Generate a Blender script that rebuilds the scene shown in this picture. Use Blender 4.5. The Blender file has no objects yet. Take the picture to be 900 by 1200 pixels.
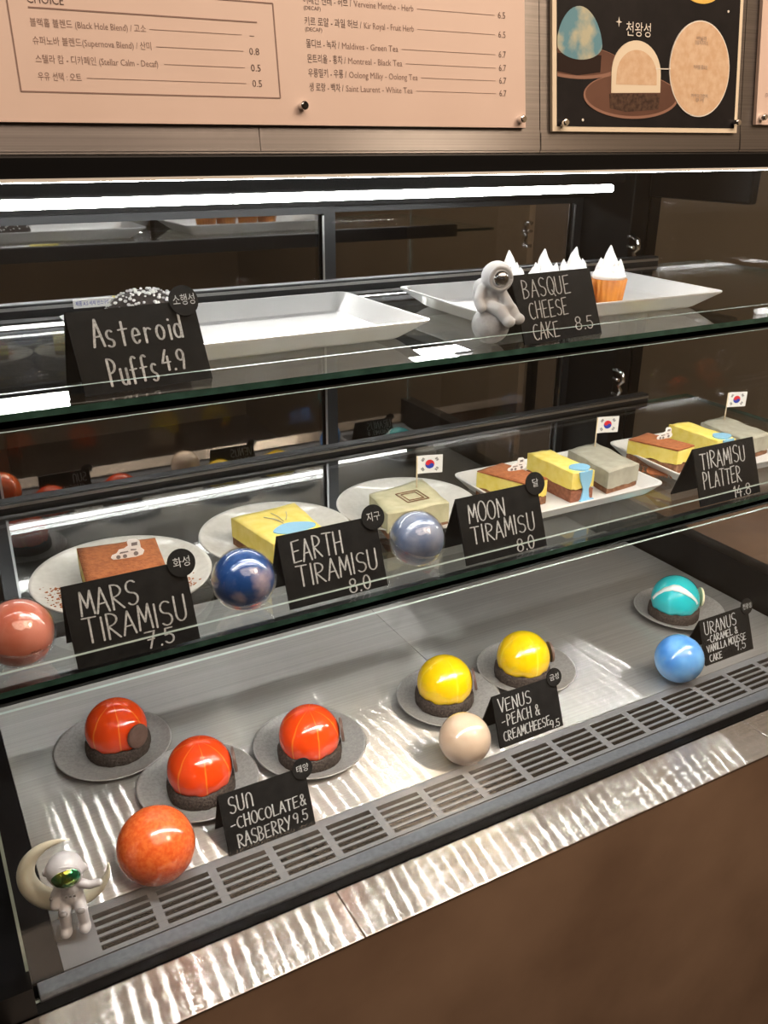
import bpy, bmesh, math, random
from mathutils import Vector, Matrix

S = bpy.context.scene
COL = S.collection
random.seed(7)
PI = math.pi

# ------------------------------------------------------------------ camera, world, lights, exposure
EYE = 1.52                                   # height of the camera; DECK, SH2, SH1 are the standing surfaces
DECK, SH2, SH1 = EYE - .670, EYE - .374, EYE - .170
cam = bpy.data.cameras.new('camera')
camo = bpy.data.objects.new('camera', cam)
COL.objects.link(camo)
cam.sensor_fit = 'VERTICAL'
cam.sensor_height = 36.0
cam.lens = 1044.82 / 1200 * 36
cam.clip_start = .02
X, D, F = Vector((.87296, -.48773, .00741)), Vector((-.18526, -.34557, -.91992)), Vector((.45124, .80168, -.39203))
m = Matrix((X, -D, -F)).transposed().to_4x4()
m.translation = (0, 0, EYE)
camo.matrix_world = m
S.camera = camo

w = bpy.data.worlds.new('world')
S.world = w
w.use_nodes = True
w.node_tree.nodes['Background'].inputs[0].default_value = (.9, .75, .6, 1)
w.node_tree.nodes['Background'].inputs[1].default_value = .02

S.view_settings.view_transform = 'Standard'
S.view_settings.look = 'None'
S.view_settings.gamma = 1
S.view_settings.use_curve_mapping = False
S.view_settings.exposure = 0.0
S.cycles.max_bounces = 10
S.cycles.transparent_max_bounces = 40
S.cycles.caustics_reflective = True
S.cycles.caustics_refractive = False
S.cycles.sample_clamp_indirect = 20
S.cycles.blur_glossy = .3

LED_GLOW = 410.0                            # white diodes under the lower shelf, then under the upper shelf, then the thin tube behind the roof's front edge
LED_MID = 185.0
LED_TOP = 34.0
TUBE_GLOW = 52.0                             # the tube under the roof of the case


def area(name, loc, target, size, power, color):
    l = bpy.data.lights.new(name, 'AREA')
    l.shape = 'DISK'
    l.size = size
    l.energy = power
    l.color = color
    o = bpy.data.objects.new(name, l)
    COL.objects.link(o)
    o.location = loc
    o.rotation_euler = (Vector(target) - Vector(loc)).to_track_quat('-Z', 'Y').to_euler()
    return o


area('ceiling_spot', (.25, -.35, 2.75), (.3, .6, 1.45), 1.5, 21, (1, .76, .58))
area('ceiling_spot', (1.35, -.45, 2.75), (1.2, .6, 1.0), 1.5, 27, (1, .76, .56))
area('ceiling_spot', (1.55, -.75, 2.75), (1.72, .9, 1.2), .6, 20, (1, .8, .6))
area('ceiling_spot', (.8, 1.9, 2.75), (.8, 2.3, 1.2), .5, 2.5, (1, .9, .8))

# ------------------------------------------------------------------ materials
def nt(name):
    m = bpy.data.materials.new(name)
    m.use_nodes = True
    t = m.node_tree
    t.nodes.clear()
    out = t.nodes.new('ShaderNodeOutputMaterial')
    return m, t, out


def node(t, kind, **kw):
    n = t.nodes.new(kind)
    for k, v in kw.items():
        if hasattr(n, k) and not k[0].isupper():
            setattr(n, k, v)
        else:
            n.inputs[k.replace('_', ' ')].default_value = v
    return n


def c4(c):
    return (c[0], c[1], c[2], 1)


def principled(t, out, col, rough=.5, metal=0, coat=0, spec=.5, sss=0, emit=0):
    b = t.nodes.new('ShaderNodeBsdfPrincipled')
    b.inputs['Base Color'].default_value = c4(col)
    b.inputs['Roughness'].default_value = rough
    b.inputs['Metallic'].default_value = metal
    b.inputs['Coat Weight'].default_value = coat
    b.inputs['Coat Roughness'].default_value = .04
    b.inputs['Specular IOR Level'].default_value = spec
    if sss:
        b.inputs['Subsurface Weight'].default_value = sss
        b.inputs['Subsurface Radius'].default_value = (.006, .004, .003)
    if emit:
        b.inputs['Emission Color'].default_value = c4(col)
        b.inputs['Emission Strength'].default_value = emit
    t.links.new(b.outputs[0], out.inputs[0])
    return b


def mat(name, col, rough=.5, metal=0, coat=0, spec=.5, sss=0, emit=0, var=None, scale=40, bump=0, bscale=None, detail=4, ramp=(.35, .65)):
    """plain surface; var = second colour mixed in by noise"""
    m, t, out = nt(name)
    b = principled(t, out, col, rough, metal, coat, spec, sss, emit)
    tc = t.nodes.new('ShaderNodeTexCoord')
    if var is not None:
        n = node(t, 'ShaderNodeTexNoise', Scale=scale, Detail=detail)
        t.links.new(tc.outputs['Object'], n.inputs['Vector'])
        r = t.nodes.new('ShaderNodeValToRGB')
        r.color_ramp.elements[0].position, r.color_ramp.elements[1].position = ramp
        r.color_ramp.elements[0].color, r.color_ramp.elements[1].color = c4(col), c4(var)
        t.links.new(n.outputs[0], r.inputs[0])
        t.links.new(r.outputs[0], b.inputs['Base Color'])
    if bump:
        n = node(t, 'ShaderNodeTexNoise', Scale=bscale or scale, Detail=5)
        t.links.new(tc.outputs['Object'], n.inputs['Vector'])
        bp = node(t, 'ShaderNodeBump', Strength=min(1, bump), Distance=.002)
        t.links.new(n.outputs[0], bp.inputs['Height'])
        t.links.new(bp.outputs[0], b.inputs['Normal'])
    return m


def brushed(name, col, rough, tangent, grain, aniso=1.0, tilt=.35, matt=.3):
    """steel brushed along one axis: highlights smear across the grain"""
    m, t, out = nt(name)
    b = principled(t, out, col, rough, 1)
    b.inputs['Anisotropic'].default_value = aniso
    cx = t.nodes.new('ShaderNodeCombineXYZ')
    for i in range(3):
        cx.inputs[i].default_value = tangent[i]
    t.links.new(cx.outputs[0], b.inputs['Tangent'])
    tc = t.nodes.new('ShaderNodeTexCoord')
    mp = t.nodes.new('ShaderNodeMapping')
    mp.inputs['Scale'].default_value = grain
    t.links.new(tc.outputs['Object'], mp.inputs['Vector'])
    n = node(t, 'ShaderNodeTexNoise', Scale=1.0, Detail=3)
    t.links.new(mp.outputs[0], n.inputs['Vector'])
    r = t.nodes.new('ShaderNodeValToRGB')
    r.color_ramp.elements[0].position, r.color_ramp.elements[1].position = .3, .7
    r.color_ramp.elements[0].color = c4([v * .82 for v in col])
    r.color_ramp.elements[1].color = c4([min(1, v * 1.12) for v in col])
    t.links.new(n.outputs[0], r.inputs[0])
    t.links.new(r.outputs[0], b.inputs['Base Color'])
    # grooves of the brushing: the normal leans a little to either side of the grain
    n2 = t.nodes.new('ShaderNodeTexWhiteNoise')
    n2.noise_dimensions = '3D'
    m2 = node(t, 'ShaderNodeVectorMath', operation='SCALE')
    m2.inputs['Scale'].default_value = 7919.0
    t.links.new(tc.outputs['Object'], m2.inputs[0])
    t.links.new(m2.outputs[0], n2.inputs['Vector'])
    lean = node(t, 'ShaderNodeMath', operation='MULTIPLY_ADD')
    lean.inputs[1].default_value = tilt
    lean.inputs[2].default_value = -tilt / 2
    t.links.new(n2.outputs[0], lean.inputs[0])
    vm = node(t, 'ShaderNodeVectorMath', operation='SCALE')
    t.links.new(cx.outputs[0], vm.inputs[0])
    t.links.new(lean.outputs[0], vm.inputs['Scale'])
    geo = t.nodes.new('ShaderNodeNewGeometry')
    va = node(t, 'ShaderNodeVectorMath', operation='ADD')
    t.links.new(geo.outputs['Normal'], va.inputs[0])
    t.links.new(vm.outputs[0], va.inputs[1])
    nz = node(t, 'ShaderNodeVectorMath', operation='NORMALIZE')
    t.links.new(va.outputs[0], nz.inputs[0])
    t.links.new(nz.outputs[0], b.inputs['Normal'])
    # a matt share is mixed in for a more even, less contrasty tone
    d = t.nodes.new('ShaderNodeBsdfPrincipled')
    d.inputs['Metallic'].default_value = .35
    d.inputs['Roughness'].default_value = .55
    t.links.new(r.outputs[0], d.inputs['Base Color'])
    mx = t.nodes.new('ShaderNodeMixShader')
    mx.inputs[0].default_value = matt
    t.links.new(b.outputs[0], mx.inputs[1])
    t.links.new(d.outputs[0], mx.inputs[2])
    t.links.new(mx.outputs[0], out.inputs[0])
    return m


def glass(name, f0, tint, rough=0.0):
    """clear pane: transparent, reflecting more at a glancing angle"""
    m, t, out = nt(name)
    lw = t.nodes.new('ShaderNodeLayerWeight')
    lw.inputs[0].default_value = .5
    p = node(t, 'ShaderNodeMath', operation='POWER')
    p.inputs[1].default_value = 5
    t.links.new(lw.outputs['Facing'], p.inputs[0])
    ma = node(t, 'ShaderNodeMath', operation='MULTIPLY_ADD')
    ma.inputs[1].default_value = 1 - f0
    ma.inputs[2].default_value = f0
    t.links.new(p.outputs[0], ma.inputs[0])
    tr = t.nodes.new('ShaderNodeBsdfTransparent')
    tr.inputs[0].default_value = c4(tint)
    gl = t.nodes.new('ShaderNodeBsdfGlossy')
    gl.inputs['Roughness'].default_value = rough
    gl.inputs[0].default_value = (1, 1, 1, 1)
    mx = t.nodes.new('ShaderNodeMixShader')
    t.links.new(ma.outputs[0], mx.inputs[0])
    t.links.new(tr.outputs[0], mx.inputs[1])
    t.links.new(gl.outputs[0], mx.inputs[2])
    t.links.new(mx.outputs[0], out.inputs[0])
    return m


def emitter(name, col, strength):
    m, t, out = nt(name)
    e = t.nodes.new('ShaderNodeEmission')
    e.inputs[0].default_value = c4(col)
    e.inputs[1].default_value = strength
    t.links.new(e.outputs[0], out.inputs[0])
    return m


def glaze(name, base, streak, n_streaks, width, phase=0.0, dark=None):
    """mirror glaze with thin paler streaks running down the dome"""
    m, t, out = nt(name)
    b = principled(t, out, base, .1, 0, 1.0, .5, .25)
    tc = t.nodes.new('ShaderNodeTexCoord')
    sp = t.nodes.new('ShaderNodeSeparateXYZ')
    t.links.new(tc.outputs['Object'], sp.inputs[0])
    at = node(t, 'ShaderNodeMath', operation='ARCTAN2')
    t.links.new(sp.outputs[1], at.inputs[0])
    t.links.new(sp.outputs[0], at.inputs[1])
    mu = node(t, 'ShaderNodeMath', operation='MULTIPLY_ADD')
    mu.inputs[1].default_value = n_streaks / (2 * PI)
    mu.inputs[2].default_value = phase
    t.links.new(at.outputs[0], mu.inputs[0])
    ns = node(t, 'ShaderNodeTexNoise', Scale=25.0, Detail=2)
    t.links.new(tc.outputs['Object'], ns.inputs['Vector'])
    ad = node(t, 'ShaderNodeMath', operation='MULTIPLY_ADD')
    ad.inputs[1].default_value = .35
    t.links.new(ns.outputs[0], ad.inputs[0])
    t.links.new(mu.outputs[0], ad.inputs[2])
    fr = node(t, 'ShaderNodeMath', operation='FRACT')
    t.links.new(ad.outputs[0], fr.inputs[0])
    r = t.nodes.new('ShaderNodeValToRGB')
    e = r.color_ramp.elements
    e[0].position, e[1].position = .5 - width, .5 + width
    e[0].color = e[1].color = c4(base)
    k = e.new(.5)
    k.color = c4(streak)
    t.links.new(fr.outputs[0], r.inputs[0])
    t.links.new(r.outputs[0], b.inputs['Base Color'])
    return m


M = dict(
    steel=brushed('brushed_steel_deck', (.62, .61, .59), .085, (0, 1, 0), (3, 900, 3), 1.0, 1.9, .34),
    steel_lip=brushed('brushed_steel_lip', (.70, .67, .64), .09, (0, 1, 0), (3, 900, 900), 1.0, .75, .22),
    steel_sign=brushed('brushed_steel_sign', (.24, .22, .21), .30, (0, 0, 1), (3, 900, 900), .9, .5),
    grille=mat('grey_grille_paint', (.15, .155, .165), .42, .3),
    ledge=mat('grey_ledge_paint', (.12, .13, .145), .35, .4, var=(.15, .16, .175), scale=200),
    black=mat('black_frame', (.0045, .0045, .005), .4, 0, spec=.18),
    darkwell=mat('dark_well', (.004, .004, .004), .9, spec=0),
    alu=mat('anodised_aluminium', (.52, .53, .54), .3, 1),
    darkalu=mat('dark_aluminium', (.045, .047, .05), .32, .7),
    chrome=mat('chrome', (.8, .8, .8), .1, 1),
    glass=glass('clear_pane', .032, (.985, .99, .985)),
    shelfglass=glass('shelf_pane', .085, (.955, .975, .965)),
    endglass=glass('end_pane', .05, (.97, .97, .96)),
    mirror=glass('tinted_door_pane', .26, (.62, .62, .62)),
    edge=mat('green_glass_edge', (.018, .050, .040), .1, 0, .6, var=(.035, .085, .07), scale=60),
    litedge=mat('pale_lit_edge', (.80, .79, .76), .35),  # pale colour stands in for the glow along the front glass's top edge
    shine=mat('lit_pane_edge', (.40, .48, .45), .2, 0, .6, var=(.30, .38, .35), scale=30),  # diode light caught in the pane edges, painted as a pale colour
    diode=emitter('white_diodes', (1.0, .97, .92), LED_GLOW),
    diodemid=emitter('soft_white_diodes', (1.0, .96, .90), LED_MID),
    diodetop=emitter('soft_white_tube', (1.0, .98, .95), LED_TOP),
    tube=emitter('white_tube', (1.0, .98, .95), TUBE_GLOW),
    plaster=mat('brown_plaster', (.15, .092, .060), .7, 0, spec=.3, var=(.27, .180, .122), scale=4.5, bump=.6, bscale=7, detail=8, ramp=(.32, .70)),
    wall=mat('brown_wall', (.27, .215, .15), .8, var=(.31, .25, .175), scale=2.2, bump=.25, bscale=14),
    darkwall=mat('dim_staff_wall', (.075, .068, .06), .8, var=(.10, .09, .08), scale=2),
    tan=mat('tan_column', (.42, .34, .26), .7),
    floor=mat('dark_floor', (.09, .07, .055), .35, var=(.11, .085, .07), scale=5),
    ceil=mat('brown_ceiling', (.12, .09, .07), .9, var=(.14, .10, .08), scale=3),
    granite=mat('dark_speckled_slab', (.04, .04, .038), .25, 0, var=(.13, .125, .115), scale=55, ramp=(.45, .7)),
    board=mat('peach_board', (.74, .575, .50), .45, var=(.76, .595, .52), scale=20),
    ink=mat('brown_ink', (.10, .055, .045), .6),
    inkpale=mat('pale_brown_ink', (.27, .17, .14), .6),
    poster=mat('black_poster', (.010, .009, .010), .5, spec=.12, var=(.015, .013, .014), scale=60),
    card=mat('black_card', (.0055, .0052, .005), .75, 0, spec=.16, var=(.010, .0095, .009), scale=120),
    chalk=mat('chalk_pen', (.46, .46, .45), .9, var=(.22, .22, .215), scale=700, ramp=(.4, .75)),
    plate=mat('grey_stoneware', (.33, .325, .315), .36, .4, var=(.42, .41, .395), scale=300, bump=.08),
    whiteplate=mat('pale_stoneware', (.50, .49, .46), .35, 0, coat=.3, var=(.56, .55, .52), scale=180),
    tray=mat('white_ceramic', (.62, .62, .615), .3, 0, coat=.4, var=(.58, .58, .575), scale=30),
    cookie=mat('cocoa_cookie', (.034, .026, .022), .9, spec=.2, var=(.085, .066, .056), scale=420, bump=1, bscale=380),
    coin=mat('chocolate_coin', (.115, .065, .050), .35, var=(.15, .09, .07), scale=90),
    ivory=mat('ivory_disc', (.78, .70, .46), .4),
    sunglaze=glaze('orange_red_glaze', (.86, .070, .008), (.95, .26, .03), 7, .045, .2),
    venusglaze=glaze('yellow_glaze', (.92, .62, .004), (.96, .74, .05), 4, .04, .4),  # faint pale streaks paint glare onto the yellow
    uranusglaze=glaze('turquoise_glaze', (.03, .55, .60), (.05, .62, .68), 4, .05),
    swirl=mat('white_glaze', (.80, .92, .90), .12, 0, 1),
    sunball=mat('orange_planet', (.64, .085, .014), .22, 0, .9, var=(.76, .16, .035), scale=260, sss=.1, detail=6),
    venusball=mat('cream_planet', (.50, .36, .255), .22, 0, .9, var=(.58, .44, .325), scale=18),
    uranusball=mat('blue_planet', (.045, .19, .52), .25, 0, .9, var=(.16, .38, .68), scale=22),
    marsball=mat('salmon_planet', (.55, .13, .07), .28, 0, .6, var=(.66, .24, .17), scale=30, detail=6),
    earthball=mat('earth_planet', (.012, .06, .22), .3, 0, .6, var=(.55, .42, .42), scale=24, detail=6, ramp=(.55, .72)),
    moonball=mat('moon_planet', (.11, .15, .26), .4, 0, .5, var=(.26, .28, .35), scale=40, detail=6),
    moonrock=mat('grey_moon', (.42, .42, .42), .7, var=(.30, .30, .30), scale=90, bump=.8, bscale=110),
    shell=glass('clear_capsule', .06, (.97, .97, .97)),
    cream=mat('yellow_cream', (.74, .59, .10), .55, sss=.15, var=(.80, .67, .19), scale=110, bump=.25),
    sponge=mat('cocoa_sponge', (.14, .060, .028), .85, var=(.26, .12, .06), scale=260, bump=.8, bscale=260),
    pinksponge=mat('rust_sponge', (.30, .11, .06), .85, var=(.20, .07, .035), scale=260, bump=.8, bscale=260),
    cocoa=mat('cocoa_powder', (.40, .135, .045), .95, var=(.29, .090, .030), scale=240, bump=.6, bscale=500),
    greycream=mat('sesame_cream', (.42, .40, .25), .6, var=(.50, .47, .31), scale=80, bump=.6, bscale=70),
    ashcream=mat('ash_cream', (.38, .37, .30), .6, var=(.31, .30, .24), scale=80, bump=.6, bscale=70),
    blue=mat('blue_glaze', (.25, .52, .74), .25, 0, .6),
    paper=mat('white_paper', (.85, .85, .84), .7),
    red=mat('flag_red', (.70, .02, .03), .6),
    navy=mat('flag_blue', (.02, .05, .42), .6),
    soot=mat('flag_black', (.02, .02, .02), .6),
    wood=mat('toothpick', (.72, .60, .42), .7),
    yellowtag=mat('yellow_sticker', (.70, .58, .16), .6),
    whip=mat('whipped_cream', (.90, .89, .87), .6),
    liner=mat('amber_liner', (.55, .20, .018), .55, var=(.33, .095, .010), scale=45),
    cheese=mat('baked_cheesecake', (.36, .13, .03), .5),
    puff=mat('dark_choux', (.035, .026, .022), .8, var=(.06, .045, .04), scale=150, bump=1, bscale=200),
    sugar=mat('pearl_sugar', (.84, .83, .80), .7),
    suit=mat('white_figurine', (.46, .445, .46), .4, 0, .2),
    suitshade=mat('grey_figurine_paint', (.20, .19, .19), .5),
    graysuit=mat('stone_figurine', (.40, .40, .405), .65),
    visor=mat('green_mirror_visor', (.015, .30, .13), .08, .9, 1, var=(.45, .45, .04), scale=60, ramp=(.45, .62)),
    silver=mat('silver_visor', (.5, .5, .5), .12, 1),
    crescent=mat('ivory_crescent', (.56, .52, .40), .35, 0, .4, sss=.2),
    clearbase=glass('clear_plastic', .08, (.9, .9, .88)),
)

# ------------------------------------------------------------------ mesh helpers
def nb():
    return bmesh.new()


def box(bm, x0, x1, y0, y1, z0, z1, mi=0, bev=0):
    vs = [bm.verts.new(p) for p in ((x0, y0, z0), (x1, y0, z0), (x1, y1, z0), (x0, y1, z0), (x0, y0, z1), (x1, y0, z1), (x1, y1, z1), (x0, y1, z1))]
    fs = [bm.faces.new([vs[i] for i in q]) for q in ((3, 2, 1, 0), (4, 5, 6, 7), (0, 1, 5, 4), (1, 2, 6, 5), (2, 3, 7, 6), (3, 0, 4, 7))]
    for f in fs:
        f.material_index = mi
    if bev:
        es = list({e for f in fs for e in f.edges})
        r = bmesh.ops.bevel(bm, geom=es, offset=bev, segments=2, affect='EDGES', profile=.5)
        for f in r['faces']:
            f.material_index = mi
    return fs


def lathe(bm, prof, n=48, mi=0, c=(0, 0, 0), close=True, wob=None):
    rings = []
    for k, (r, z) in enumerate(prof):
        if r < 1e-6:
            rings.append([bm.verts.new((c[0], c[1], c[2] + z))])
        else:
            ring = []
            for i in range(n):
                a = 2 * PI * i / n
                rr, zz = (r, z) if wob is None else wob(k, a, r, z)
                ring.append(bm.verts.new((c[0] + rr * math.cos(a), c[1] + rr * math.sin(a), c[2] + zz)))
            rings.append(ring)
    for a, b in zip(rings, rings[1:]):
        for i in range(n):
            j = (i + 1) % n
            if len(a) == 1 and len(b) == 1:
                continue
            q = [a[0], b[j], b[i]] if len(a) == 1 else [a[i], a[j], b[0]] if len(b) == 1 else [a[i], a[j], b[j], b[i]]
            f = bm.faces.new(q)
            f.material_index = mi
            f.smooth = True


def prism(bm, poly, z0, z1, mi=0, fn=None):
    """extrude a 2-D polygon; fn maps (u, v, h) to a point"""
    fn = fn or (lambda u, v, h: (u, v, h))
    a = [bm.verts.new(fn(u, v, z0)) for u, v in poly]
    b = [bm.verts.new(fn(u, v, z1)) for u, v in poly]
    n = len(poly)
    fs = [bm.faces.new(a[::-1]), bm.faces.new(b)]
    for i in range(n):
        fs.append(bm.faces.new((a[i], a[(i + 1) % n], b[(i + 1) % n], b[i])))
    for f in fs:
        f.material_index = mi
    return fs


def loft(bm, rings, mi=0, cap0=True, cap1=True, smooth=False):
    vr = [[bm.verts.new(p) for p in r] for r in rings]
    n = len(vr[0])
    for a, b in zip(vr, vr[1:]):
        for i in range(n):
            f = bm.faces.new((a[i], a[(i + 1) % n], b[(i + 1) % n], b[i]))
            f.material_index = mi
            f.smooth = smooth
    if cap0:
        bm.faces.new(vr[0][::-1]).material_index = mi
    if cap1:
        bm.faces.new(vr[-1]).material_index = mi


def tube(bm, pts, rad, n=10, mi=0):
    pts = [Vector(p) for p in pts]
    rings = []
    for i, p in enumerate(pts):
        d = (pts[min(i + 1, len(pts) - 1)] - pts[max(i - 1, 0)]).normalized()
        u = d.orthogonal().normalized() if i == 0 else (rings_u - d * rings_u.dot(d)).normalized()
        rings_u = u
        v = d.cross(u)
        r = rad[i] if isinstance(rad, (list, tuple)) else rad
        rings.append([p + (u * math.cos(2 * PI * k / n) + v * math.sin(2 * PI * k / n)) * r for k in range(n)])
    loft(bm, rings, mi, True, True, True)


def ball(bm, c, r, mi=0, u=24, v=16, s=(1, 1, 1), rot=None):
    mt = Matrix.Translation(c) @ (rot.to_4x4() if rot is not None else Matrix()) @ Matrix.Diagonal((r * s[0], r * s[1], r * s[2], 1))
    g = bmesh.ops.create_uvsphere(bm, u_segments=u, v_segments=v, radius=1, matrix=mt)
    for f in {f for x in g['verts'] for f in x.link_faces}:
        f.material_index = mi
        f.smooth = True


def rrect(hx, hy, r, n=5):
    out = []
    for cx, cy, a0 in ((hx - r, hy - r, 0), (-hx + r, hy - r, 90), (-hx + r, -hy + r, 180), (hx - r, -hy + r, 270)):
        for k in range(n + 1):
            a = math.radians(a0 + 90 * k / n)
            out.append((cx + r * math.cos(a), cy + r * math.sin(a)))
    return out


def circ(cx, cy, r, n=32, ry=None):
    return [(cx + r * math.cos(2 * PI * k / n), cy + (ry or r) * math.sin(2 * PI * k / n)) for k in range(n)]


def link(name, bm, mats, parent=None, loc=None, smooth=False, normals=True):
    if normals:
        bmesh.ops.recalc_face_normals(bm, faces=bm.faces)
    me = bpy.data.meshes.new(name)
    bm.to_mesh(me)
    bm.free()
    for x in (mats if isinstance(mats, (list, tuple)) else [mats]):
        me.materials.append(M[x] if isinstance(x, str) else x)
    if smooth:
        for p in me.polygons:
            p.use_smooth = True
    o = bpy.data.objects.new(name, me)
    COL.objects.link(o)
    if parent:
        o.parent = parent
    if loc:
        o.location = loc
    return o


def fuse(bm, voxel, smooth_it=6):
    """melt overlapping blobs into one continuous skin"""
    me = bpy.data.meshes.new('melt')
    bm.to_mesh(me)
    bm.free()
    o = bpy.data.objects.new('melt', me)
    COL.objects.link(o)
    r = o.modifiers.new('r', 'REMESH')
    r.mode = 'VOXEL'
    r.voxel_size = voxel
    if smooth_it:
        s = o.modifiers.new('s', 'SMOOTH')
        s.iterations = smooth_it
        s.factor = .5
    dg = bpy.context.evaluated_depsgraph_get()
    ev = bpy.data.meshes.new_from_object(o.evaluated_get(dg))
    out = bmesh.new()
    out.from_mesh(ev)
    for f in out.faces:
        f.smooth = True
    bpy.data.objects.remove(o)
    return out


def empty(name, loc=(0, 0, 0), rz=0):
    o = bpy.data.objects.new(name, None)
    COL.objects.link(o)
    o.location = loc
    o.rotation_euler = (0, 0, rz)
    o.empty_display_size = .02
    return o


def tag(o, label, cat, group=None):
    o['label'] = label
    o['category'] = cat
    if group:
        o['group'] = group
    return o


def struct(name, bm, mt):
    o = link(name, bm, mt)
    o['kind'] = 'structure'
    return o


def copy_tree(o, parent=None):
    c = o.copy()
    COL.objects.link(c)
    if parent:
        c.parent = parent
    for ch in list(o.children):
        copy_tree(ch, c)
    return c


# ------------------------------------------------------------------ lettering
_txt = {}


def text_verts(body):
    if body not in _txt:
        cu = bpy.data.curves.new('t', 'FONT')
        cu.body = body
        cu.resolution_u = 2
        o = bpy.data.objects.new('t', cu)
        COL.objects.link(o)
        dg = bpy.context.evaluated_depsgraph_get()
        _txt[body] = bpy.data.meshes.new_from_object(o.evaluated_get(dg))
        bpy.data.objects.remove(o)
    return _txt[body]


def put_text(bm, body, x, z, h, width=None, align='L', mi=0, fn=None):
    """printed words in the plane (u, v); h = letter height, width = total width"""
    me = text_verts(body)
    xs = [v.co.x for v in me.vertices]
    ys = [v.co.y for v in me.vertices]
    sy = h / .70
    sx = sy if width is None else width / (max(xs) - min(xs))
    off = min(xs) if align == 'L' else max(xs) if align == 'R' else (min(xs) + max(xs)) / 2
    fn = fn or (lambda u, v, hh: (u, v, hh))
    vs = [bm.verts.new(fn(x + (v.co.x - off) * sx, z + v.co.y * sy, 0)) for v in me.vertices]
    for p in me.polygons:
        try:
            bm.faces.new([vs[i] for i in p.vertices]).material_index = mi
        except ValueError:
            pass


def arc(cx, cy, rx, ry, a0, a1, n=8):
    return [(cx + rx * math.cos(math.radians(a0 + (a1 - a0) * k / n)), cy + ry * math.sin(math.radians(a0 + (a1 - a0) * k / n))) for k in range(n + 1)]


# hand lettering as pen strokes in a box .6 wide and 1 high
G = {
    'A': [[(0, 0), (.3, 1), (.6, 0)], [(.1, .36), (.5, .38)]],
    'B': [[(.05, 0), (.05, 1)], [(.05, 1)] + arc(.1, .76, .36, .24, 90, -90) + [(.05, .52)], [(.05, .52)] + arc(.12, .26, .42, .26, 90, -90) + [(.05, 0)]],
    'C': [arc(.36, .5, .34, .5, 60, 305, 12)],
    'D': [[(.05, 0), (.05, 1)], [(.05, 1)] + arc(.08, .5, .5, .5, 90, -90, 10)],
    'E': [[(.55, 1), (.05, .97), (.05, 0), (.56, .03)], [(.05, .5), (.45, .53)]],
    'F': [[(.55, 1), (.05, 1), (.05, 0)], [(.05, .52), (.42, .54)]],
    'H': [[(.05, 1), (.05, 0)], [(.55, 1), (.55, 0)], [(.05, .5), (.55, .52)]],
    'I': [[(.3, 1), (.3, 0)]],
    'J': [[(.5, 1), (.5, .2)] + arc(.3, .2, .2, .2, 0, -160)],
    'K': [[(.05, 1), (.05, 0)], [(.52, 1), (.07, .45), (.56, 0)]],
    'L': [[(.06, 1), (.06, 0), (.56, .03)]],
    'M': [[(0, 0), (.08, 1), (.32, .3), (.55, 1), (.64, 0)]],
    'N': [[(.03, 0), (.05, 1), (.53, .02), (.56, 1)]],
    'O': [arc(.31, .5, .3, .5, 90, 455, 16)],
    'P': [[(.06, 0), (.06, 1)], [(.06, 1)] + arc(.1, .73, .42, .27, 90, -90) + [(.06, .46)]],
    'Q': [arc(.31, .5, .3, .5, 90, 455, 16), [(.36, .26), (.62, -.08)]],
    'R': [[(.06, 0), (.06, 1)], [(.06, 1)] + arc(.1, .75, .42, .25, 90, -90) + [(.08, .5), (.58, 0)]],
    'S': [arc(.32, .75, .26, .25, 40, 270, 9) + arc(.3, .25, .27, .25, 90, -145, 9)],
    'T': [[(0, 1), (.62, .98)], [(.31, 1), (.3, 0)]],
    'U': [[(.05, 1), (.05, .28)] + arc(.3, .28, .25, .28, 180, 360) + [(.55, 1)]],
    'V': [[(0, 1), (.3, 0), (.6, 1)]],
    'Y': [[(0, 1), (.3, .5)], [(.6, 1), (.22, 0)]],
    'n': [[(.06, 0), (.06, .6)] + arc(.3, .6, .24, .36, 180, 0) + [(.54, 0)]],
    's': [arc(.26, .44, .18, .16, 40, 270, 8) + arc(.25, .13, .19, .14, 90, -145, 8)],
    't': [[(.28, .9), (.26, 0)], [(.05, .6), (.52, .62)]],
    'e': [[(.08, .3), (.5, .34)] + arc(.29, .3, .21, .3, 10, 320, 12)],
    'r': [[(.12, .6), (.12, 0)], [(.12, .4)] + arc(.32, .38, .2, .2, 170, 45, 5)],
    'o': [arc(.28, .3, .23, .3, 90, 455, 12)],
    'i': [[(.28, .58), (.28, 0)], [(.28, .82), (.29, .78)]],
    'd': [arc(.26, .28, .21, .28, 20, 375, 12), [(.5, 1), (.49, 0)]],
    'u': [[(.06, .6), (.06, .2)] + arc(.27, .2, .21, .2, 180, 360) + [(.48, .6), (.5, 0)]],
    'f': [arc(.36, .8, .18, .2, 40, 180, 6) + [(.18, 0)], [(.02, .52), (.44, .54)]],
    '1': [[(.18, .8), (.34, 1), (.32, 0)]],
    '4': [[(.36, 1), (.02, .38), (.58, .4)], [(.44, .68), (.42, 0)]],
    '5': [[(.52, 1), (.12, 1), (.08, .58)] + arc(.28, .32, .26, .3, 110, -150, 10)],
    '7': [[(.02, 1), (.56, 1), (.22, 0)], [(.14, .52), (.5, .54)]],
    '8': [arc(.3, .76, .22, .24, 270, -90, 12), arc(.3, .26, .27, .27, 90, 450, 12)],
    '9': [arc(.3, .72, .24, .27, 10, 370, 12) + [(.5, .4), (.4, 0)]],
    '0': [arc(.3, .5, .26, .5, 90, 455, 14)],
    '.': [[(.3, 0), (.31, .06)]],
    '-': [[(.1, .45), (.5, .48)]],
    '&': [[(.6, 0), (.16, .74)] + arc(.3, .8, .15, .19, 200, -20, 8) + [(.08, .3)] + arc(.26, .22, .2, .22, 160, 330, 8) + [(.58, .46)]],
}


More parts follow.
